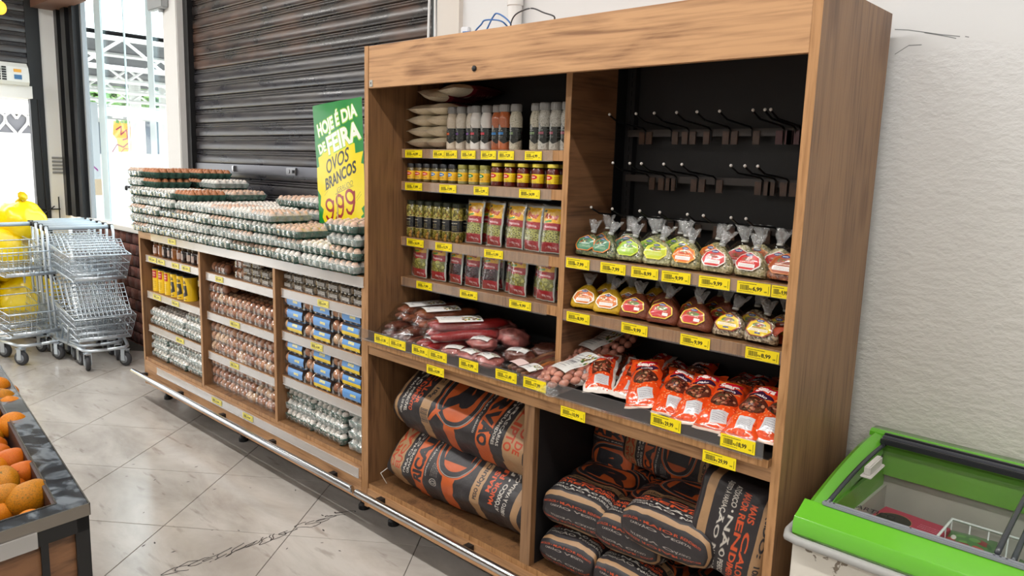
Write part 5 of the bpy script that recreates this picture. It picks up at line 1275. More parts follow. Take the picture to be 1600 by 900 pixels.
def bag_meshes(kd):
    fc, lc, lk_, nm = BK_[kd]; fill = spice_fill('bag_fill_'+kd, fc, 420 if kd in ('yellow', 'brown', 'tomato') else 170); lm = hexlabel(lc, hash_(kd), lk_)
    powder = kd in ('yellow', 'brown', 'tomato'); out = []
    for s_ in range(2):
        w_, d, h = .112, .062, .086 if powder else .088
        q = MB(); q.grid(blob(w_-.006, d-.006, h-.012, .16, s_*9+hash_(kd)) if not powder else blob(w_, d, h+.002, .12, s_*9+hash_(kd)), 24, 16); body = q.mesh('contents', [fill], True)
        f = blob(w_, d, h+.004, .10, s_*9+hash_(kd), .0015); q = MB()
        if not powder: q.grid(f, 22, 13)
        else: q.grid(lambda u, v: f(u, .86+.14*v), 22, 3)
        nz = h+.004
        def fan(u, v):
            a = 2*pi*u; r_ = .0070+(.012+.006*sin(5*a+s_))*v**1.3+.003*noise.noise(Vector((a*2, v*6, s_*3))); flat = 1-.6*v
            return (r_*cos(a)*1.25+.010*v*(1 if s_ else -1), r_*sin(a)*flat+.006*v, nz-.004+v*.037*(1+.22*sin(3*a+s_*2)))
        q.grid(fan, 20, 7, 1); fl_ = q.mesh('clear_bag', [M['bagfilm'], M['neck']], True)
        q = MB(); q.lathe([(.0085, nz-.008), (.0098, nz-.005), (.0085, nz-.002)], 12); tie = q.mesh('tie', [mat('tie_'+kd+str(s_), 'b9ac8a' if powder else 'c9c9c4', .5)], True)
        g_ = blob(w_, d, h+.004, .10, s_*9+hash_(kd), .0030); q = MB()
        hp = [(80, 4), (150, 48), (156, 120), (120, 172), (40, 172), (4, 120), (10, 48), (80, 4)]
        def lxy(u, v):
            t = u*7; i = min(6, int(t)); f_ = t-i; x = hp[i][0]+(hp[i+1][0]-hp[i][0])*f_; y = hp[i][1]+(hp[i+1][1]-hp[i][1])*f_
            return .5+(x/160-.5)*v, .5+(.5-y/180)*v
        def lab(u, v):
            x, y = lxy(u, v); vv = .08+.66*y; p = Vector(g_(.75, vv)); q_ = Vector(g_(.75+(x-.5)*.25, vv)); return q_+Vector((0, -.0016, 0))
        q.grid(lab, 28, 5, 0, uvf=lxy); lab_ = q.mesh('label_sticker', [lm], True)
        out.append((body, fl_, tie, lab_))
    return out
def hash_(s): return sum(ord(c)*(i+1) for i, c in enumerate(s)) % 97
def tied_bag(x, y, z, kd, label, k=0, lean=.22, rz=0., sc=1.):
    if kd not in BMm: BMm[kd] = bag_meshes(kd)
    b_, f, t_, l = BMm[kd][k]; e = empty('tied_bag', (x, y, z), (-lean, 0, rz), label, 'bag', 'tied bags on the right shelves'); e.scale = (sc, sc, sc)
    link('contents', b_, e); link('clear_bag', f, e); link('tie', t_, e); link('label_sticker', l, e)
    return e
z1, z2 = SR[0]+.002, SR[1]+.002
up = [(1.022, .198, 'green', 0), (1.098, .190, 'green', 1), (1.198, .195, 'lime', 0), (1.305, .192, 'yellowgreen', 1), (1.408, .192, 'orange', 0), (1.510, .192, 'red', 1), (1.618, .195, 'red', 0), (1.728, .190, 'pork', 1)]
for i, (x, y, kd, k) in enumerate(up): tied_bag(x, y, z1, kd, 'tied bag of %s, %s in front row, upper shelf' % (BK_[kd][3], words[i]), k, .30, R.uniform(-.2, .2), 1.0 if i < 7 else 1.1)
bk = [(1.03, .285, 'green', 0), (1.125, .285, 'green', 1), (1.225, .285, 'lime', 0), (1.275, .36, 'lime', 1), (1.345, .285, 'yellowgreen', 0), (1.455, .285, 'orange', 1), (1.545, .285, 'red', 0), (1.565, .36, 'orange', 0), (1.66, .285, 'red', 1), (1.745, .29, 'pork', 0), (1.19, .37, 'green', 0)]
for i, (x, y, kd, k) in enumerate(bk): tied_bag(x, y, z1, kd, 'tied bag of %s, %s behind front row, upper shelf' % (BK_[kd][3], words[i]), k, .1, R.uniform(-.4, .4), 1.08)
lo_ = [(1.020, .198, 'yellow', 0), (1.125, .190, 'yellow', 1), (1.228, .195, 'brown', 0), (1.338, .190, 'brown', 1), (1.452, .190, 'brown', 0), (1.568, .192, 'beige', 1), (1.668, .190, 'beige', 0)]
for i, (x, y, kd, k) in enumerate(lo_): tied_bag(x, y, z2, kd, 'tied bag of %s, %s in front row, lower shelf' % (BK_[kd][3], words[i]), k, .36, R.uniform(-.15, .25), 1.0)
bl = [(1.045, .290, 'yellow', 1), (1.145, .285, 'yellow', 0), (1.205, .350, 'yellow', 1), (1.285, .285, 'brown', 0), (1.39, .290, 'brown', 1), (1.50, .285, 'brown', 0), (1.60, .290, 'beige', 1), (1.690, .285, 'beige', 0), (1.43, .37, 'brown', 1)]
for i, (x, y, kd, k) in enumerate(bl): tied_bag(x, y, z2, kd, 'tied bag of %s, %s behind front row, lower shelf' % (BK_[kd][3], words[i]), k, .12, R.uniform(-.4, .4), 1.0)
tied_bag(1.742, .215, z2+.026, 'tomato', 'tied bag of orange-red powder lying flat at the right end of the lower shelf', 0, 1.3, .9, .85)
tied_bag(1.755, .31, z2+.030, 'tomato', 'tied bag of orange-red powder lying behind the flat one at right', 1, 1.2, -.4, .9)

# ================================================================ counter: smoked meats
CZ = .967
sausage = mat('smoked_sausage_skin', '8e4a2c', .35, var=.25, vscale=25, coat=.3); sausd = mat('dark_sausage_skin', '6c3b2e', .38, var=.3, vscale=25, coat=.3)
raw = mat('pink_sausage', 'cf8d79', .4, var=.22, vscale=30, coat=.2); rawfat = mat('pork_cut', 'a8605a', .4, var=.4, vscale=35, coat=.2); salami = mat('red_salami', '9c1c20', .28, coat=.6); bacon = mat('smoked_rib', '6e4a34', .45, var=.4, vscale=30)
lt = Tex(200, 110, 'e9e7e3'); r2 = random.Random(12); lt.scrib(16, 20, 130, 96, 7, '64646e', r2, 2.5)
for _ in range(26): lt.ell(r2.uniform(112, 190), r2.uniform(12, 48), r2.uniform(3, 9), r2.uniform(3, 7), r2.choice(['3f6a34', '5c8a3c', 'd8b83a', '6a4a2a', 'e9e7e3']))
lt.text('Artesanal', 74, 56, 16, '5a5a64', bold=.02, fit=90)
PL = image_mat('butcher_label', lt, .45)
def link_chain(q, pts, r, seg, mi=0, gap=.88):
    """plump links along a path"""
    P_ = [Vector(p) for p in pts]; L_s = [0]
    for a, b_ in zip(P_, P_[1:]): L_s.append(L_s[-1]+(b_-a).length)
    def at(s):
        s = min(max(s, 0), L_s[-1]-1e-6)
        for i in range(len(P_)-1):
            if s <= L_s[i+1]: return P_[i].lerp(P_[i+1], (s-L_s[i])/(L_s[i+1]-L_s[i]))
        return P_[-1]
    s = 0
    while s < L_s[-1]-seg*.5:
        n = 7; c_ = [at(s+seg*gap*k/n) for k in range(n+1)]; rr_ = [r*max(.25, (1-abs(2*k/n-1)**3.2)) for k in range(n+1)]
        q.tube(c_, rr_, 8, mi); s += seg
def label_patch(q, fn, mi=0): q.grid(fn, 8, 6, mi)
def meat_pack(name, loc, rot, label, cat, group=None):
    return empty(name, loc, rot, label, cat, group)
# bundles of straight sausages lying front to back
def sausage_bundle(x, y, z, rz, label, skin, cols=3, rows=2, ln=.30, r=.0165, lab_=True, seed=0, hook=True):
    e = meat_pack('sausage_bundle', (x, y, z), (0, 0, rz), label, 'sausages', 'packed sausages on the counter'); rr = random.Random(seed)
    for k in range(rows):
        for i in range(cols-(k % 2)):
            q = MB(); x0 = (i-(cols-1-(k % 2))/2)*r*2.05; z0 = r+k*r*1.8; n = 10
            pts = [(x0+.006*sin(j*.9+i+k), j*ln/n-(.0), z0+.004*sin(j*.7+i*2)) for j in range(n+1)]
            q.tube(pts, [r*(.35 if j in (0, n) else .85 if j in (1, n-1) else 1) for j in range(n+1)], 10); q.build('sausage', skin, e, True)
    W_ = cols*r*1.05; Hh = r*2+(rows-1)*r*1.8
    def cov(u, v):
        a = pi*u; return (-W_*1.12*cos(a)*(abs(cos(a))**-.3 if abs(cos(a)) > .05 else 1), -.03+v*(ln+.05), (Hh+.006)*sin(a)**.6*(1-.75*max(0, 1-v*8)-.6*max(0, v*8-7))+.003+.005*noise.noise(Vector((u*9, v*14, seed))))
    q = MB(); q.grid(cov, 16, 18); q.build('film', M['film'], e, True)
    if lab_:
        q = MB(); q.grid(lambda u, v: ((u-.5)*W_*1.7, .03+v*ln*.55, Hh+.007+.003*sin(u*pi)-.006*abs(2*u-1)**3), 8, 4, 0, uvf=lambda u, v: (v, u)); q.build('label_sticker', PL, e, True)
    return e
sausage_bundle(.080, .055, CZ, -.10, 'low packed bundle of dark sausages at the left front corner of the counter', sausd, 3, 2, .30, .016, False, 1)
sausage_bundle(.088, .115, CZ+.068, -.22, 'packed bundle of orange-brown sausages on top at the left end of the counter', sausage, 3, 2, .32, .0165, True, 2)
sausage_bundle(.205, .045, CZ, -.15, 'low bundle of dark sausages second from the left on the counter', sausd, 3, 2, .28, .016, False, 3)
sausage_bundle(.225, .095, CZ+.066, -.35, 'packed bundle of brown sausages with a label second from the left', sausage, 3, 2, .28, .018, True, 4)
sausage_bundle(.345, .025, CZ, -.25, 'low pack of pale red-tipped sausages under the red salami', salami, 3, 1, .24, .019, True, 5)
sausage_bundle(.355, .055, CZ+.042, -.50, 'shiny red salami pack with a large white label, third from the left', salami, 3, 2, .33, .0205, True, 6)
# irregular cuts in film
def cut(x, y, z, sx, sy, sz, rz, label, m_, seed, lab_=True):
    e = meat_pack('cured_meat', (x, y, z), (0, 0, rz), label, 'meat', 'packed meat cuts on the counter')
    def fn(f, add=0.):
        def g_(u, v):
            th = pi*v; a = 2*pi*u; p = Vector((sin(th)*cos(a), sin(th)*sin(a), -cos(th))); n_ = noise.noise(p*2.2+Vector((seed, 0, 0)))*.25+noise.noise(p*5+Vector((0, seed, 0)))*.12*f
            r_ = 1+n_; return (p.x*(sx+add)*r_, p.y*(sy+add)*r_, max(.0, sz*.85+p.z*(sz+add)*r_))
        return g_
    q = MB(); q.grid(fn(1.4), 26, 16); q.build('meat', m_, e, True)
    q = MB(); q.grid(fn(2., .006), 22, 14); 
    for s_ in (-1, 1): q.grid(lambda u, v, s_=s_: (s_*(sx*.85+v*.045), (u-.5)*sy*(.7+.9*v), sz*.7+.006*sin(u*14)), 10, 4)
    q.build('film', M['bagfilm'], e, True)
    if lab_:
        q = MB(); g2 = fn(1.2, .009); q.grid(lambda u, v: Vector(((u-.5)*sx*1.3, (v-.5)*sy*1.1-.1*sy, 0))+Vector((0, 0, sz*1.72-.35*sz*((2*u-1)**2+(2*v-1)**2)*.6+.008)), 8, 6); q.build('label_sticker', PL, e, True)
    return e
cut(.492, .075, CZ, .052, .050, .020, .5, 'pink packed pork cut right in front of the red salami', rawfat, 31)
cut(.530, .185, CZ+.01, .060, .050, .030, .3, 'packed pork cut with white label behind the front row', rawfat, 32)
cut(.600, .060, CZ, .055, .048, .024, -.1, 'pink packed pork cut with label, left one of the front pair', rawfat, 33)
cut(.698, .060, CZ, .060, .050, .026, -.2, 'pink packed pork cut with label, right one of the front pair', rawfat, 34)
cut(.600, .290, CZ+.02, .065, .050, .042, .2, 'tall clear bag with a pink cut behind the front row', rawfat, 35, False)
cut(.720, .200, CZ, .065, .050, .028, .2, 'packed dark red cut with label in the second row', sausd, 36)
cut(.495, .350, CZ+.02, .055, .05, .045, .1, 'clear bag with a cut in the rear row beside the salami', rawfat, 37, False)
cut(.750, .330, CZ, .07, .06, .030, .3, 'dark packed cut in the shade at the back of the counter', sausd, 38, False)
# flat smoked rib pack
e = meat_pack('smoked_rib_pack', (.845, .015, CZ), (radians(7), 0, -.30), 'flat clear pack of smoked ribs and sausages with a pink price sticker', 'meat')
link('clear_pouch', pillow_mesh(.19, .36, .05, [M['bagfilm']], 12, 18, .006, 41, .5, .4, .02, .3, 18, name='clear_pouch'), e)
for i in range(5):
    q = MB(); n = 9; q.tube([(-.065+i*.032+.006*sin(j), .03+j*.030, .012+.006*sin(j*1.3+i)) for j in range(n+1)], [.008 if j in (0, n) else .0155 for j in range(n+1)], 8); q.build('rib', [bacon, sausd, bacon, mat('orange_rib', '9a5a28', .4, var=.3), rawfat][i], e, True)
q = MB(); q.grid(lambda u, v: (-.065+u*.07, .035+v*.045, .040-.004*(2*u-1)**2), 5, 3); q.build('price_sticker', mat('pink_sticker', 'e3c9c4', .5), e, True)
q = MB(); q.grid(lambda u, v: (.012+u*.075, .030+v*.06, .042-.006*(2*u-1)**2), 5, 3); q.build('label_sticker', PL, e, True)
# coils of fresh sausage
def coil(x, y, z, rx, rz, label, seed, turns=2):
    e = meat_pack('sausage_coil', (x, y, z), (rx, 0, rz), label, 'sausages', 'coiled sausage packs on the counter')
    q = MB()
    for t in range(turns+1):
        a_, b_ = .082-.024*t, .142-.024*t; pts = [(a_*cos(a), b_*sin(a)+.15, .014+.007*t) for a in [2*pi*k/40 for k in range(41)]]; link_chain(q, pts, .0130, .040)
    q.build('sausage_links', raw, e, True)
    link('clear_pouch', pillow_mesh(.22, .36, .052, [M['bagfilm']], 12, 18, .006, seed, .35, .3, .03, .12, 18, name='clear_pouch'), e).location = (0, -.03, .004)
    q = MB(); q.grid(lambda u, v: ((u-.5)*.092, .075+v*.15, .046-.006*(2*u-1)**2+.003*sin(v*9)), 8, 8, 0, uvf=lambda u, v: (u, v)); q.build('label_sticker', PL, e, True)
coil(1.005, .000, CZ+.002, radians(14), .30*-1, 'pink coiled fresh sausage in clear pack with herb label, nearest the counter edge', 51)
coil(.985, .180, CZ+.040, radians(18), -.25, 'coiled fresh sausage pack lying behind the front coil by the divider', 52)

# ================================================================ orange sausage pouches
def seara_tex(kind, seed):
    t = Tex(200, 400, 'e8501c'); r2 = random.Random(seed); wb = kind == 0
    if wb: t.rect(0, 0, 200, 400, 'e6ddd4'); t.rect(16, 14, 184, 372, 'e0481c')
    else: t.rect(0, 384, 200, 400, 'f0d8c8')
    for _ in range(60): x, y = r2.uniform(20, 180), r2.uniform(250, 380); t.ell(x, y, r2.uniform(2, 6), r2.uniform(2, 5), r2.choice(['f07a3a', 'c83418', 'f4a878']))
    for k in range(9): a = radians(-90+(k-4)*17); t.stroke([(100+38*cos(a), 78+38*sin(a)), (100+64*cos(a), 78+58*sin(a))], 6, 'f4b82a')
    t.poly([(34, 62), (170, 52), (176, 96), (40, 108)], 'c8182c'); t.text('Seara', 104, 80, 30, 'f6ece4', rot=4, bold=.05, fit=116)
    t.ell(104, 128, 72, 22, '3a1c3c') if not wb else t.poly([(40, 112), (166, 104), (168, 142), (44, 148)], 'b01828'); t.text('paio' if not wb else 'calabresa', 104, 127, 19, 'f0e8e0', bold=.04, fit=70 if not wb else 100)
    t.stroke([(36, 152), (104, 162), (170, 148)], 6, 'd8b070')
    t.ell(104, 206, 76, 52, '5c2c20') if not wb else t.rect(44, 160, 164, 262, '5a2a1c')
    for _ in range(60):
        x, y = r2.gauss(104, 32), r2.gauss(208, 22)
        if (x-104)**2/70**2+(y-206)**2/48**2 < 1: t.ell(x, y, r2.uniform(5, 14), r2.uniform(4, 9), r2.choice(['8a4630', '6e2c20', 'a86450', '4a3a26', 'c08a6a', '3a1a16']))
    t.text('GRÁTIS', 60, 174, 10, 'efe6dc', bold=.03, fit=44) if False else None
    t.poly([(70, 292), (160, 284), (166, 352), (74, 360)], 'cfcfd2'); t.scrib(82, 300, 154, 348, 5, '8e8e96', r2, 3)
    return image_mat('orange_pouch_%d' % kind, t, .16, coat=.9, bump=.35, bscale=28)
SM = [seara_tex(0, 1), seara_tex(1, 2)]; backm = mat('pouch_back', 'd8c0b0', .3)
SMe = [[pillow_mesh(.104, .262, .042, [SM[k], backm], 18, 30, .0085, s_*5+k, .5, .45, .045, .25, 26) for s_ in range(3)] for k in range(2)]
def opouch(p0, p1, kd, k, label, roll=0., lift=0.):
    d = Vector(p1)-Vector(p0); rz = math.atan2(-d.x, d.y); pit = math.asin(max(-1, min(1, d.z/d.length)))
    o = link('orange_pouch', SMe[kd][k]); o.rotation_mode = 'XYZ'
    o.matrix_world = Matrix.Translation(Vector(p0)+Vector((0, 0, lift))) @ Matrix.Rotation(rz, 4, 'Z') @ Matrix.Rotation(pit, 4, 'X') @ Matrix.Rotation(roll, 4, 'Y')
    return tag(o, label, 'sausage pouch', 'orange sausage pouches')
fr_ = [((1.110, .085, 0), (1.010, .30, .055), 0, 0, .15), ((1.205, .045, .006), (1.075, .27, .075), 0, 1, -.06), ((1.292, .075, 0), (1.205, .30, .065), 0, 2, .18),
       ((1.392, .020, .006), (1.270, .23, .095), 1, 0, -.10), ((1.475, .030, 0), (1.395, .26, .080), 1, 1, .14), ((1.552, .004, .004), (1.495, .25, .095), 1, 2, -.04),
       ((1.632, .000, .002), (1.575, .24, .085), 1, 0, .12), ((1.712, -.004, .004), (1.700, .24, .100), 1, 1, -.05), ((1.768, .016, .010), (1.772, .25, .090), 1, 2, .10)]
for i, (a, b_, kd, k, rl) in enumerate(fr_):
    opouch((a[0], a[1], CZ+.012+a[2]), (b_[0], b_[1], CZ+.012+b_[2]), kd, k, '%s sausage pouch, %s from the left in the front row' % ('white-edged orange' if kd == 0 else 'orange', words[i]), rl)
bk_ = [((1.10, .225, .012), (1.02, .44, .040), 0, 1, .25), ((1.24, .215, .014), (1.20, .44, .050), 0, 0, -.25), ((1.33, .225, .010), (1.27, .44, .035), 0, 2, .3), ((1.44, .200, .018), (1.37, .42, .060), 1, 1, -.2),
       ((1.53, .215, .012), (1.54, .43, .045), 1, 0, .25), ((1.63, .205, .016), (1.58, .42, .055), 1, 2, -.2), ((1.73, .195, .020), (1.770, .41, .065), 1, 1, .2)]
for i, (a, b_, kd, k, rl) in enumerate(bk_):
    opouch((a[0], a[1], CZ+.012+a[2]), (b_[0], b_[1], CZ+.012+b_[2]), kd, k, '%s sausage pouch, %s from the left in the rear row' % ('white-edged orange' if kd == 0 else 'orange', words[i]), rl)
# ================================================================ shopping carts: two-tier baskets on a tube chassis
gripm = mat('light_blue_grey_handle', 'b4c2cc', .35); tyre = mat('grey_rubber_tyre', '3a3b3e', .6); hubm = mat('grey_hub', '8d9298', .4)
def basket(q, x0, x1, w0, w1, zt0, zt1, h0, h1, step=.030, slope=.10):
    """wire basket; x1 is its front. sides lean in, the front leans out at the top"""
    def pt(x, s, z): return (x, s, z)
    f = lambda t, a, b_: a+(b_-a)*t
    B0, B1 = zt0-h0, zt1-h1; xf = x1-slope; n = max(3, int((x1-x0)/step))
    top = [(x0, -w0/2, zt0), (x1, -w1/2, zt1), (x1, w1/2, zt1), (x0, w0/2, zt0)]
    q.tube(top+[top[0]], .0052, 6)
    for k in range(n+1):
        t = k/n; xt, xb = f(t, x0, x1), f(t, x0+.03, xf); wt, wb = f(t, w0, w1), f(t, w0-.05, w1-.06); zt, zb = f(t, zt0, zt1), f(t, B0, B1)
        q.tube([(xt, -wt/2, zt), (xb, -wb/2, zb), (xb, wb/2, zb), (xt, wt/2, zt)], .0018, 3, caps=False)
    m_ = int(w1/step)
    for k in range(m_+1):
        t = k/m_; q.tube([(x1, f(t, -w1/2, w1/2), zt1), (xf, f(t, -(w1-.06)/2, (w1-.06)/2), B1), (x0+.03, f(t, -(w0-.05)/2, (w0-.05)/2), B0)], .0018, 3, caps=False)
    for lv in (.33, .66, .97):
        pts = []
        for (x, w_, zt, zb, xb, wb) in ((x0, w0, zt0, B0, x0+.03, w0-.05), (x1, w1, zt1, B1, xf, w1-.06)):
            pts.append((f(lv, x, xb), f(lv, w_, wb)/2, f(lv, zt, zb)))
        a, b_ = pts; q.tube([(a[0], -a[1], a[2]), (b_[0], -b_[1], b_[2]), (b_[0], b_[1], b_[2]), (a[0], a[1], a[2])], .0030 if lv < .9 else .0042, 4, caps=False)
    q.box(xf-.004, xf+.004, -(w1-.08)/2, (w1-.08)/2, B1+.0, B1+.028)
def cart_meshes():
    out = {}; W_ = .44; wf = .40
    q = MB()
    for s_ in (-1, 1):
        q.tube([(-.66, s_*.235, .10), (-.60, s_*.235, .16), (-.14, s_*.17, .16), (-.03, s_*.15, .155), (0, s_*.11, .152), (0, 0, .15)], .0125, 8)
        q.tube([(-.56, s_*.225, .16), (-.60, s_*.23, .50), (-.63, s_*.235, .98), (-.66, s_*.235, 1.03), (-.695, s_*.235, 1.02)], .011, 8)
        q.tube([(-.30, s_*.20, .16), (-.25, s_*.20, .30), (-.10, s_*.18, .30)], .008, 6)
    q.tube([(-.50, -.22, .16), (-.50, .22, .16)], .010, 6)
    out['chassis'] = q.mesh('chassis', [M['steel']], True)
    q = MB(); q.tube([(-.70, -.235, 1.02), (-.70, .235, 1.02)], .018, 10); out['handle'] = q.mesh('handle', [gripm], True)
    q = MB(); q.tube([(-.70, -.018, 1.02), (-.70, .018, 1.02)], .021, 10)
    out['handle_cap'] = q.mesh('handle_cap', [M['black']], True)
    q = MB(); basket(q, -.60, -.04, .45, .42, .90, .86, .20, .19, .036, .05); 
    q.grid(lambda u, v: (-.56+v*.40, (u-.5)*.36, .83-.10*v), 1, 1) if False else None
    out['upper_basket'] = q.mesh('upper_basket', [M['steel']], True)
    q = MB(); n = 13
    for k in range(n+1): y = (k/n-.5)*.36; q.tube([(-.20, y, .965), (-.045, y, .865)], .0026, 4, caps=False)
    for k in range(7): t = k/6; q.tube([(-.20+.155*t, -.18, .965-.10*t), (-.20+.155*t, .18, .965-.10*t)], .0034, 4, caps=False)
    out['child_flap'] = q.mesh('upper_flap', [M['steel']], True)
    q = MB(); basket(q, -.58, .02, .45, .42, .46, .40, .19, .18, .036, .06); out['lower_basket'] = q.mesh('lower_basket', [M['steel']], True)
    q = MB()
    for k in range(n+1): y = (k/n-.5)*.36; q.tube([(-.18, y, .62), (.015, y, .41)], .0026, 4, caps=False)
    for k in range(8): t = k/7; q.tube([(-.18+.195*t, -.18, .62-.21*t), (-.18+.195*t, .18, .62-.21*t)], .0034, 4, caps=False)
    out['lower_flap'] = q.mesh('lower_flap', [M['steel']], True)
    q = MB(); q.lathe([(0, -.014), (.040, -.016), (.052, -.014), (.056, -.006), (.056, .006), (.052, .014), (.040, .016), (0, .014)], 20, axis='y'); out['tyre'] = q.mesh('tyre', [tyre], True)
    q = MB(); q.lathe([(0, -.018), (.034, -.018), (.036, .0), (.034, .018), (0, .018)], 16, axis='y'); out['hub'] = q.mesh('hub', [hubm], True)
    q = MB()
    for s_ in (-1, 1): q.box(-.018, .018, s_*.024-.002, s_*.024+.002, -.012, .075)
    q.box(-.03, .024, -.026, .026, .072, .078); q.lathe([(.016, .078), (.016, .095)], 10); out['fork'] = q.mesh('fork', [M['steel']], False)
    return out
CM_ = cart_meshes()
def cart(x, y, rz, label, sw=(0, .3, .1, -.2), flaps=True):
    e = empty('shopping_cart', (x, y, FZ), (0, 0, rz), label, 'shopping cart', 'nested shopping carts')
    for k in ('chassis', 'handle', 'upper_basket', 'child_flap', 'lower_basket', 'lower_flap'):
        if flaps or 'flap' not in k: link({'child_flap': 'upper_flap'}.get(k, k), CM_[k], e)
    for s_ in (-1, 1): o = link('handle_cap', CM_['handle_cap'], e); o.location = (0, s_*.233, 0)
    for k, (wx, wy) in enumerate(((-.03, -.13), (-.03, .13), (-.62, -.235), (-.62, .235))):
        f = link('wheel_fork', CM_['fork'], e); f.location = (wx, wy, .056); f.rotation_euler = (0, 0, sw[k])
        link('tyre', CM_['tyre'], f); link('hub', CM_['hub'], f)
    return e
nm = ['frontmost', 'second', 'third', 'fourth', 'rearmost']
A_ = radians(-3); 
for k in range(5):
    cart(-3.415-.20*k, .085+.017*k, radians(-5), '%s shopping cart of the right nested row beside the brick wall' % nm[k], [(-.1, .5, .1, -.3), (.2, -.2, 0, .3), (0, .1, .4, 0), (.3, 0, 0, .1), (0, 0, .2, 0)][k])
for k in range(2):
    cart(-3.905-.34*k, -.225-.03*k, radians(5), '%s shopping cart of the left pair in front of the yellow bags' % ('front' if k == 0 else 'rear'), (.5, .3, -.2, .6), False)
# ================================================================ yellow bags heaped by the entrance
yb = mat('yellow_plastic_bag', 'ffd60a', .3, coat=.3, var=.12, vscale=6)
rb = random.Random(8)
spots = [(-5.05, -.02, .30, .30), (-5.05, -.50, .30, .32), (-5.10, -.98, .30, .32), (-5.02, -.25, .78, .28), (-5.10, -.75, .80, .30), (-5.00, -.05, 1.02, .20), (-5.08, -.48, 1.12, .22), (-4.75, -.80, .28, .26), (-5.1, -1.2, .85, .28)]
wb_ = ['at the right foot', 'in the middle of the foot', 'at the left foot', 'right in the second layer', 'left in the second layer', 'small at the upper right', 'on the very top', 'in front at the left', 'at the far left']
for i, (x, y, z, r) in enumerate(spots):
    q = MB()
    def fn(u, v):
        th = pi*v; a = 2*pi*u; p = Vector((sin(th)*cos(a), sin(th)*sin(a), -cos(th))); n_ = noise.noise(p*1.8+Vector((i*3., 0, 0)))*.16-abs(noise.noise(p*4+Vector((0, i*2., 0))))*.12; return p*r*(1+n_)
    q.grid(fn, 28, 18); q.tube([(0, 0, r*.9), (0, .02, r*1.12), (.03, .03, r*1.2)], [.03, .012, .045], 8)
    o = q.build('yellow_bag', yb, None, True); o.location = (x, y, z+FZ-.03); tag(o, 'full yellow plastic bag %s of the heap behind the carts' % wb_[i], 'bag', 'yellow bags by the entrance')

# ================================================================ chest freezer with green lid frame
fz = empty('chest_freezer', (0, 0, 0), label='white chest freezer with a bright green lid frame and sliding glass', cat='freezer')
grn = mat('glossy_green_plastic', '66b92c', .22, coat=.5, spec=.6); grn2 = mat('green_inner_rim', '6fa83a', .35)
old = mat('worn_white_paint', 'd9d3c6', .5)
nt = old.node_tree; N = nt.nodes.new; tc = N('ShaderNodeTexCoord'); n1 = N('ShaderNodeTexNoise'); n1.inputs['Scale'].default_value = 55; n1.inputs['Detail'].default_value = 6; n1.inputs['Distortion'].default_value = .8
n2 = N('ShaderNodeTexNoise'); n2.inputs['Scale'].default_value = 5; nt.links.new(tc.outputs['Object'], n1.inputs[0]); nt.links.new(tc.outputs['Object'], n2.inputs[0])
ml = N('ShaderNodeMath'); ml.operation = 'MULTIPLY'; nt.links.new(n1.outputs['Fac'], ml.inputs[0]); nt.links.new(n2.outputs['Fac'], ml.inputs[1]); r_ = N('ShaderNodeValToRGB'); ee = r_.color_ramp.elements
ee[0].position = .285; ee[0].color = srgb('ddd8cd'); ee[1].position = .31; ee[1].color = srgb('84796a'); nt.links.new(ml.outputs[0], r_.inputs[0]); nt.links.new(r_.outputs[0], nt.nodes['Principled BSDF'].inputs['Base Color'])
FX0, FX1, FY0, FY1 = 1.905, 3.25, -.045, .535
liner = mat('frosted_liner', 'b9b2a6', .6, var=.08, vscale=10)
q = MB()   # open cabinet
for b_ in ((FX0, FX1, FY0, FY0+.05, FZ+.05, .79), (FX0, FX1, FY1-.05, FY1, FZ+.05, .86), (FX0, FX0+.05, FY0+.05, FY1-.05, FZ+.05, .79), (FX1-.05, FX1, FY0+.05, FY1-.05, FZ+.05, .79)): q.bbox(*b_, b=.006)
q.box(FX0+.05, FX1-.05, FY0+.05, FY1-.05, FZ+.05, FZ+.12); q.build('cabinet', old, fz)
q = MB(); f_ = .052
for b_ in ((FX0+f_, FX1-f_, FY0+f_, FY0+f_+.012, .25, .79), (FX0+f_, FX1-f_, FY1-f_-.012, FY1-f_, .25, .84), (FX0+f_, FX0+f_+.012, FY0+f_, FY1-f_, .25, .80), (FX1-f_-.012, FX1-f_, FY0+f_, FY1-f_, .25, .80)): q.box(*b_)
q.box(FX0+f_, FX1-f_, FY0+f_, FY1-f_, .42, .432); q.build('liner', liner, fz)
q = MB(); rim = [(FX0-.012, FY1-.02), (FX0-.018, FY0+.02), (FX0-.008, FY0-.010), (FX0+.02, FY0-.018), (FX1, FY0-.018)]
q.tube([(x, y, .795+(.06 if i == 0 else 0)) for i, (x, y) in enumerate(rim)], .012, 8); q.build('grey_rim', mat('grey_rubber_rim', 'a6a6a3', .45), fz, True)
def zc(t): return .845+.105*sin(t*pi*.5)**.9      # height of the frame from front (0) to rear (1)
q = MB(); NN = 14
def sidef(x0, x1, flip=False):
    # cross bar following the curve: outer skirt, top, inner lip
    prof = [(x0, -.045), (x0+.004, -.008), (x0+.016, .0), (x1-.012, -.006), (x1, -.018), (x1, -.05)] if not flip else [(x1, -.05), (x1, -.018), (x1+.012, -.006), (x0-.016, 0), (x0-.004, -.008), (x0, -.045)]
    I = [[q.vert((px, FY0+.0+(FY1-FY0)*t, zc(t)+pz)) for (px, pz) in prof] for t in [k/NN for k in range(NN+1)]]
    for k in range(NN):
        for j in range(len(prof)-1): q.face((I[k][j+1], I[k][j], I[k+1][j], I[k+1][j+1]))
sidef(FX0, FX0+.050); sidef(FX1, FX1-.050, True)
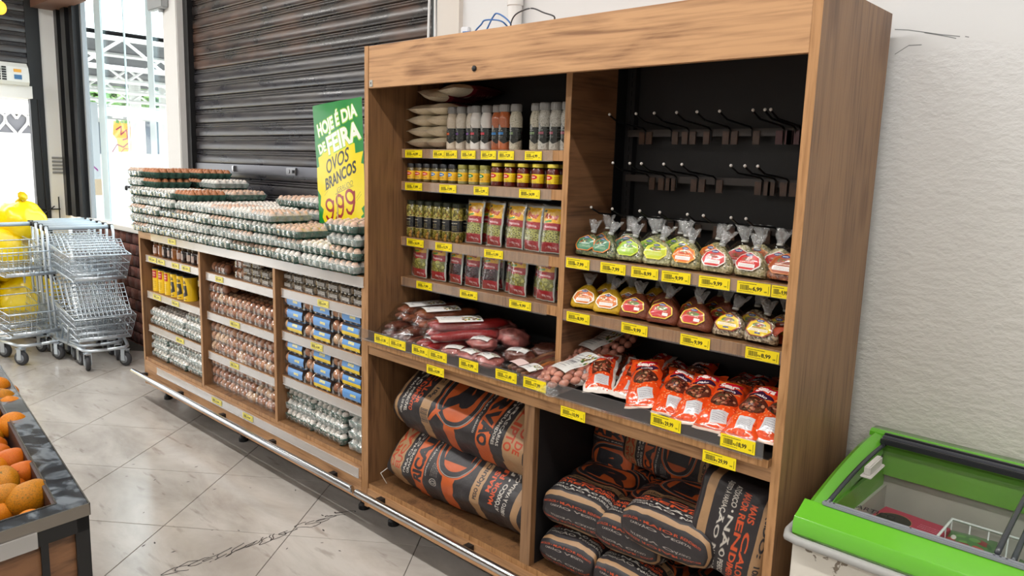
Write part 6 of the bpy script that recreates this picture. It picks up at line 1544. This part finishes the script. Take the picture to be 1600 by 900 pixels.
# front: tall rounded apron
pr = [(-.000, .800), (-.006, .808), (-.007, .838), (-.000, .850), (.020, .858), (.058, .878), (.060, .862), (.060, .82)]
I = [[q.vert((x, FY0+a, z)) for a, z in pr] for x in (FX0, FX1)]
for j in range(len(pr)-1): q.face((I[0][j], I[1][j], I[1][j+1], I[0][j+1]))
q.face([I[0][j] for j in range(len(pr))][::-1])
pr = [(.0, .952), (-.050, .956), (-.062, .950), (-.062, .90)]
I = [[q.vert((x, FY1+a, z)) for a, z in pr] for x in (FX0, FX1)]
for j in range(len(pr)-1): q.face((I[0][j+1], I[1][j+1], I[1][j], I[0][j]))
q.box(FX0, FX1, FY1-.004, FY1, .84, .952); q.box(FX0+.0, FX0+.012, FY0, FY1, .80, .84)
for k in range(NN):
    t0, t1 = k/NN, (k+1)/NN; y0, y1 = FY0+(FY1-FY0)*t0, FY0+(FY1-FY0)*t1; q.quad((FX0+.0, y0, .80), (FX0+.0, y1, .80), (FX0+.0, y1, zc(t1)-.045), (FX0, y0, zc(t0)-.045))
o = q.build('green_lid_frame', grn, fz, 'auto')
q = MB(); q.bbox(FX0+.045, FX1-.05, FY0+.052, FY0+.068, .876, .888, b=.003)
for x in (FX0+.052, FX0+.062, FX0+.072, FX0+.25, FX0+.42, FX0+.432, FX0+.444): q.lathe([(0, .8882), (.0028, .8882), (.0028, .8878)], 8, (x, FY0+.060, 0), 1)
q.build('front_rail', [mat('grey_front_rail', '8b9097', .35), M['black']], fz)
for k, (dy, c_) in enumerate(((0, '2a2b30'), (.018, '56585f'), (.032, '2a2b30'))): MB().bbox(FX0+.045, FX1-.05, FY1-.110+dy, FY1-.098+dy, .934+.005*k, .950+.004*k, b=.002).build('rear_rail', mat('rear_rail_%d' % k, c_, .3), fz)
q = MB(); q.box(FX0+.05, FX1-.05, FY1-.082, FY1-.062, .835, .93); q.box(FX0+.046, FX0+.056, FY0+.06, FY1-.07, .80, .862); q.build('inner_lip', grn2, fz)
tint = mat('tinted_glass_edge', '3b3f44', .25)
def glass_pane(x0, x1, dz, nm_):
    q = MB(); q.grid(lambda u, v: (x0+(x1-x0)*u, FY0+.064+(FY1-FY0-.164)*v, .882+dz+(.050)*sin(v*pi*.5)**.9), 1, 12); p_ = q.build('glass_lid', M['glass'], fz, True)
    q = MB(); 
    for x in (x0, x1):
        q = MB(); q.tube([(x, FY0+.064+(FY1-FY0-.164)*v/12, .882+dz+(.050)*sin(v/12*pi*.5)**.9) for v in range(13)], .0065, 6); q.build('lid_edge', tint, p_, True)
    return p_
gp = glass_pane(FX0+.056, FX0+.455, 0, 'left'); glass_pane(FX0+.425, FX0+1.20, .010, 'right')
q = MB(); a = on_z(1352, 745, .93); q.bbox(-.014, .014, -.055, .055, 0, .006, b=.002); q.bbox(-.008, .008, -.048, .048, .006, .030, b=.003)
h_ = q.build('lid_handle', mat('milky_handle', 'c9c6c0', .35), gp); h_.location = (2.003, .207, .926); h_.rotation_euler = (.06, 0, 0)
cu = text_tris('ARTICO', .01); q = MB(); V, T = cu; sc_ = .025
base_i = [q.vert((FX0+.118+v[0]*sc_, FY0+.078+v[1]*sc_*.9, .8875+v[1]*sc_*.14)) for v in V]
for t_ in T: q.face([base_i[k] for k in t_])
q.build('maker_lettering', M['black'], gp)
# white wire baskets inside with frozen goods
wirem = mat('white_coated_wire', 'dfe0dc', .4)
def wbasket(x0, x1, label):
    q = MB(); y0, y1, zt, zb = FY0+.075, FY1-.125, .78, .55
    q.tube([(x0, y0, zt), (x1, y0, zt), (x1, y1, zt), (x0, y1, zt), (x0, y0, zt)], .0042, 6); q.tube([(x0, y0, zb), (x1, y0, zb), (x1, y1, zb), (x0, y1, zb), (x0, y0, zb)], .003, 5); q.tube([(x0, y0, .70), (x1, y0, .70), (x1, y1, .70), (x0, y1, .70), (x0, y0, .70)], .003, 5)
    for k in range(7): x = x0+(x1-x0)*k/6; q.tube([(x, y0, zt), (x, y0, zb), (x, y1, zb), (x, y1, zt)], .002, 4)
    for k in range(1, 6): y = y0+(y1-y0)*k/6; q.tube([(x0, y, zt), (x0, y, zb), (x1, y, zb), (x1, y, zt)], .002, 4)
    return tag(q.build('wire_basket', wirem, None, True), label, 'basket', 'wire baskets in the freezer')
wbasket(FX0+.255, FX0+.52, 'left white wire basket inside the freezer under the glass'); wbasket(FX0+.54, FX0+.84, 'right white wire basket inside the freezer')
ft = Tex(120, 160, '4f7a44'); r2 = random.Random(6)
for _ in range(30): ft.ell(r2.uniform(10, 110), r2.uniform(10, 150), r2.uniform(6, 20), r2.uniform(5, 14), r2.choice(['3c6a38', '6a9a50', 'b8504a', '8c2f34', 'e0dcd4']))
FGm = image_mat('frozen_pack_print', ft, .35, coat=.3); fgm = [pillow_mesh(.13, .17, .045, [FGm, FGm], 10, 12, .006, s_, .5, .45, .04, .4, 20) for s_ in (1, 2, 3)]
k = 0
for bx in (FX0+.33, FX0+.46, FX0+.62, FX0+.76):
    for by in (.10, .27):
        for lz in (0, 1):
            o = link('frozen_pack', fgm[k % 3]); o.location = (bx+r2.uniform(-.015, .015), by-.01, .64+lz*.06); o.rotation_euler = (r2.uniform(-.15, .3), r2.uniform(-.15, .15), r2.uniform(-.5, .5))
            tag(o, 'green and red frozen food pack, %s one counted from the left in the baskets' % words[min(k, 14)] if k < 15 else 'green and red frozen food pack at the far right of the baskets', 'frozen food', 'frozen packs in the baskets'); k += 1
bt_ = Tex(300, 200, 'b8324e'); bt_.ell(90, 90, 78, 60, '2c2620'); bt_.ell(90, 90, 78, 60, 'c9a24a', 2); bt_.poly([(120, 110), (170, 96), (200, 112), (280, 130), (276, 160), (200, 150), (150, 140)], '2c2620'); bt_.stroke([(120, 110), (170, 96), (200, 112), (280, 130), (276, 160), (200, 150), (150, 140), (120, 110)], 2.5, 'd8b45a'); bt_.scrib(190, 40, 280, 80, 3, 'e8b0b8', r2, 3); bt_.rect(0, 170, 300, 200, 'a02844')
q = MB(); q.quad((0, 0, .0605), (.31, 0, .0605), (.31, .20, .0605), (0, .20, .0605)); q.bbox(0, .31, 0, .20, 0, .06, b=.002, mi=1)
o = q.build('frozen_box', [image_mat('pink_box_print', bt_, .35), mat('pink_box_side', 'a8304a', .5)]); o.location = (FX0+.070, .235, .700); o.rotation_euler = (0, 0, -.10); o.scale = (.56, .85, 1)
tag(o, 'pink carton with dark oval print lying in the left part of the freezer', 'box')
o = MB().bbox(0, .17, 0, .34, 0, .26, b=.004).build('carton', mat('plain_carton', '8f8a86', .7)); o.location = (FX0+.08, FY0+.085, .436); o.rotation_euler = (0, 0, -.06); tag(o, 'plain grey carton standing under the pink box in the freezer', 'box')

# ================================================================ fruit stand at the lower left
st = empty('fruit_stand', (0, 0, 0), label='black framed fruit stand with dark marbled top and wooden side', cat='fruit stand')
TZ = .80
c_fr = on_z(138, 787, TZ); c_bk = on_z(0, 571, TZ); dirx = (c_bk-c_fr).normalized(); c_fl = on_z(0, 832, TZ); diry = (c_fl-c_fr).normalized()
marb = bpy.data.materials.new('dark_marbled_laminate'); marb.use_nodes = True; nt = marb.node_tree; N = nt.nodes.new; b = nt.nodes['Principled BSDF']; b.inputs['Roughness'].default_value = .15
g_ = N('ShaderNodeNewGeometry'); n1 = N('ShaderNodeTexNoise'); n1.inputs['Scale'].default_value = 9; n1.inputs['Detail'].default_value = 8; n1.inputs['Distortion'].default_value = 1.8; nt.links.new(g_.outputs['Position'], n1.inputs[0])
r_ = N('ShaderNodeValToRGB'); ee = r_.color_ramp.elements; ee[0].position = .42; ee[0].color = srgb('26292e'); ee[1].position = .62; ee[1].color = srgb('70777e'); x_ = ee.new(.5); x_.color = srgb('3e444b'); nt.links.new(n1.outputs['Fac'], r_.inputs[0]); nt.links.new(r_.outputs[0], b.inputs['Base Color'])
def SP(a, b_, z): return c_fr+dirx*a+diry*b_+Vector((0, 0, z-TZ))      # a along the aisle, b to the left
LA, LB = 2.2, 1.1; bw = .068
def prism(q, a0, a1, b0_, b1, z0_, z1_, mi=0):
    i = [q.vert(SP(a, b_, z)) for a, b_, z in ((a0, b0_, z0_), (a1, b0_, z0_), (a1, b1, z0_), (a0, b1, z0_), (a0, b0_, z1_), (a1, b0_, z1_), (a1, b1, z1_), (a0, b1, z1_))]
    for f in ((0, 1, 2, 3), (7, 6, 5, 4), (4, 5, 1, 0), (5, 6, 2, 1), (6, 7, 3, 2), (7, 4, 0, 3)): q.face([i[j] for j in f], None, mi)
q = MB(); prism(q, 0, LA, 0, bw, TZ-.022, TZ); prism(q, 0, .062, bw, LB, TZ-.022, TZ); q.build('marbled_border', marb, st)
stl = mat('polished_steel_trim', '8f8a84', .22, 1.)
q = MB(); prism(q, -.004, -.0005, -.004, LB, TZ-.03, TZ+.002); prism(q, -.004, LA, -.004, -.0005, TZ-.03, TZ+.002); prism(q, .058, .062, bw, LB, TZ-.0, TZ+.003); prism(q, .06, LA, bw-.003, bw+.001, TZ-.0, TZ+.003); q.build('steel_trim', stl, st)
q = MB(); prism(q, .0, LA, .0, .03, TZ-.07, TZ-.03); prism(q, 0, .03, 0, LB, TZ-.07, TZ-.03); q.build('top_frame', M['black'], st)
for (a, b_) in ((0, 0), (0, .10), (1.0, 0), (2.1, 0), (0, 1.0)): q = MB(); prism(q, a, a+.04, b_, b_+(.035 if b_ != .10 else .018), FZ, TZ-.07); q.build('leg', M['black'], st)
q = MB(); prism(q, .012, .022, .035, LB, FZ+.05, TZ-.075); prism(q, .04, LA, .012, .022, FZ+.05, TZ-.075); q.build('wooden_side', wood('stand_oak', '8a6142', '5c3f2a', 'y'), st)
q = MB(); prism(q, -.012, -.005, .125, LB, TZ-.068, TZ-.028); q.build('price_rail', M['rail_white'], st)
q = MB(); prism(q, .062, LA, bw, LB, TZ-.10, TZ-.09); prism(q, .062, LA, bw, bw+.008, TZ-.10, TZ-.002); prism(q, .062, .070, bw, LB, TZ-.10, TZ-.002); prism(q, .40, .412, bw+.008, LB, TZ-.10, TZ-.012); prism(q, 1.1, 1.112, bw+.008, LB, TZ-.10, TZ-.012)
q.build('fruit_tray', mat('dark_brown_tray', '3a2420', .5), st)
# fruit
def fruit_mat(name, c1, c2, c3=None):
    m_ = mat(name, c1, .5, spec=.3); nt = m_.node_tree; N = nt.nodes.new; tc = N('ShaderNodeTexCoord'); n_ = N('ShaderNodeTexNoise'); n_.inputs['Scale'].default_value = 14; n_.inputs['Detail'].default_value = 4; nt.links.new(tc.outputs['Object'], n_.inputs[0])
    r_ = N('ShaderNodeValToRGB'); e_ = r_.color_ramp.elements; e_[0].position = .38; e_[0].color = srgb(c1); e_[1].position = .62; e_[1].color = srgb(c2)
    if c3: x = e_.new(.70); x.color = srgb(c3)
    nt.links.new(n_.outputs['Fac'], r_.inputs[0]); nt.links.new(r_.outputs[0], nt.nodes['Principled BSDF'].inputs['Base Color'])
    n3 = N('ShaderNodeTexNoise'); n3.inputs['Scale'].default_value = 260; nt.links.new(tc.outputs['Object'], n3.inputs[0]); bp = N('ShaderNodeBump'); bp.inputs['Strength'].default_value = .25; bp.inputs['Distance'].default_value = .002
    nt.links.new(n3.outputs['Fac'], bp.inputs['Height']); nt.links.new(bp.outputs[0], nt.nodes['Principled BSDF'].inputs['Normal']); return m_
om = [fruit_mat('orange_peel', 'c26a04', 'd08008'), fruit_mat('ripe_mandarin_peel', 'b85404', 'c46606', '84480e'), fruit_mat('mango_skin', 'c07a08', 'a4680c', '56641a')]
def fruit_mesh(k, seed):
    q = MB(); r = 1.
    def fn(u, v):
        th = pi*v; a = 2*pi*u; p = Vector((sin(th)*cos(a), sin(th)*sin(a), -cos(th)))
        n_ = .03*noise.noise(p*2+Vector((seed, 0, 0)))+(.045*noise.noise(p*3.5+Vector((0, seed, 0))) if k == 1 else 0)
        d = .10*max(0, -cos(th)-.86)/.14; s_ = (1, 1, .92) if k == 0 else (1, 1, .84) if k == 1 else (1.25, .92, .9)
        return (p.x*s_[0]*(1+n_), p.y*s_[1]*(1+n_), p.z*s_[2]*(1+n_)-d*.6)
    q.grid(fn, 28, 18); me = q.mesh('peel', [om[k]], True)
    q = MB(); zt = .84 if k == 0 else .76 if k == 1 else .84; q.lathe([(0, zt+.012), (.06, zt+.010), (.085, zt-.01)], 8); return me, q.mesh('stem_scar', [mat('stem_scar', '6b5a2c', .7)], True)
FM = [[fruit_mesh(k, s_) for s_ in (1.1, 4.2)] for k in range(3)]
def fruit(u, v, z, r, k, s_, rot, label, cat):
    p = on_z(u, v, z); e = empty({0: 'orange', 1: 'mandarin', 2: 'mango'}[k], p, rot, label, cat, 'fruit on the stand'); e.scale = (r, r, r)
    link('peel', FM[k][s_][0], e); link('stem_scar', FM[k][s_][1], e)
FL = [(20, 664, .775, .046, 0, 'orange nearest the dark divider at the right'), (8, 648, .76, .042, 2, 'mango behind the orange at the divider'), (16, 634, .775, .040, 0, 'orange third from the divider by the border'), (12, 614, .765, .038, 0, 'orange small and round by the marbled border'),
      (0, 622, .79, .040, 2, 'mango at the picture edge high in the rear tray'), (-2, 604, .80, .040, 0, 'orange farthest back at the picture edge'), (-22, 650, .78, .044, 0, 'orange cut by the picture edge in the rear tray'),
      (46, 777, .765, .052, 2, 'large mango with a green patch in the near tray corner'), (34, 740, .765, .044, 1, 'mandarin deep orange behind the large mango'), (16, 720, .765, .046, 1, 'mandarin with a wrinkled top near the divider'),
      (6, 752, .775, .042, 2, 'green tinged mango at the left in the near tray'), (20, 760, .745, .034, 1, 'small reddish mandarin between the mangoes'), (2, 778, .775, .040, 2, 'mango at the left picture edge above the rail'), (14, 792, .745, .034, 1, 'mandarin low beside the large mango'),
      (-14, 735, .76, .044, 0, 'orange cut by the picture edge in the near tray'), (0, 800, .745, .036, 0, 'orange at the bottom left against the tray front'), (28, 806, .72, .030, 1, 'small mandarin low at the front wall of the tray'), (-22, 790, .76, .042, 0, 'orange outside the picture edge in the near tray')]
rq = random.Random(2)
for i, (u, v, z, r, k, lab) in enumerate(FL): fruit(u, v, z, r*1.0, k, i % 2, (rq.uniform(-.6, .6), rq.uniform(-.5, .5), rq.uniform(0, 6)), lab, {0: 'orange', 1: 'mandarin', 2: 'mango'}[k])

# lower layer that carries the visible fruit
have = [on_z(u, v, z) for (u, v, z, r, k, l_) in FL]; n_ = 0
for ia in range(12):
    for ib in range(4):
        a, b_ = .115+ia*.085, bw+.055+ib*.085
        if abs(a-.406) < .05: continue
        c = SP(a, b_, TZ-.052)
        if min((c-h_).length for h_ in have) < .070: continue
        k = (0, 1, 2, 0, 1)[(ia*3+ib) % 5]; r = .036
        e = empty({0: 'orange', 1: 'mandarin', 2: 'mango'}[k], c, (rq.uniform(-.6, .6), rq.uniform(-.5, .5), rq.uniform(0, 6)), '%s in the bottom layer of the stand, %s row back, %s from the border' % ({0: 'orange', 1: 'mandarin', 2: 'mango'}[k], words[ia], words[ib]), {0: 'orange', 1: 'mandarin', 2: 'mango'}[k], 'fruit on the stand')
        e.scale = (r, r, r); link('peel', FM[k][ib % 2][0], e); link('stem_scar', FM[k][ib % 2][1], e); n_ += 1
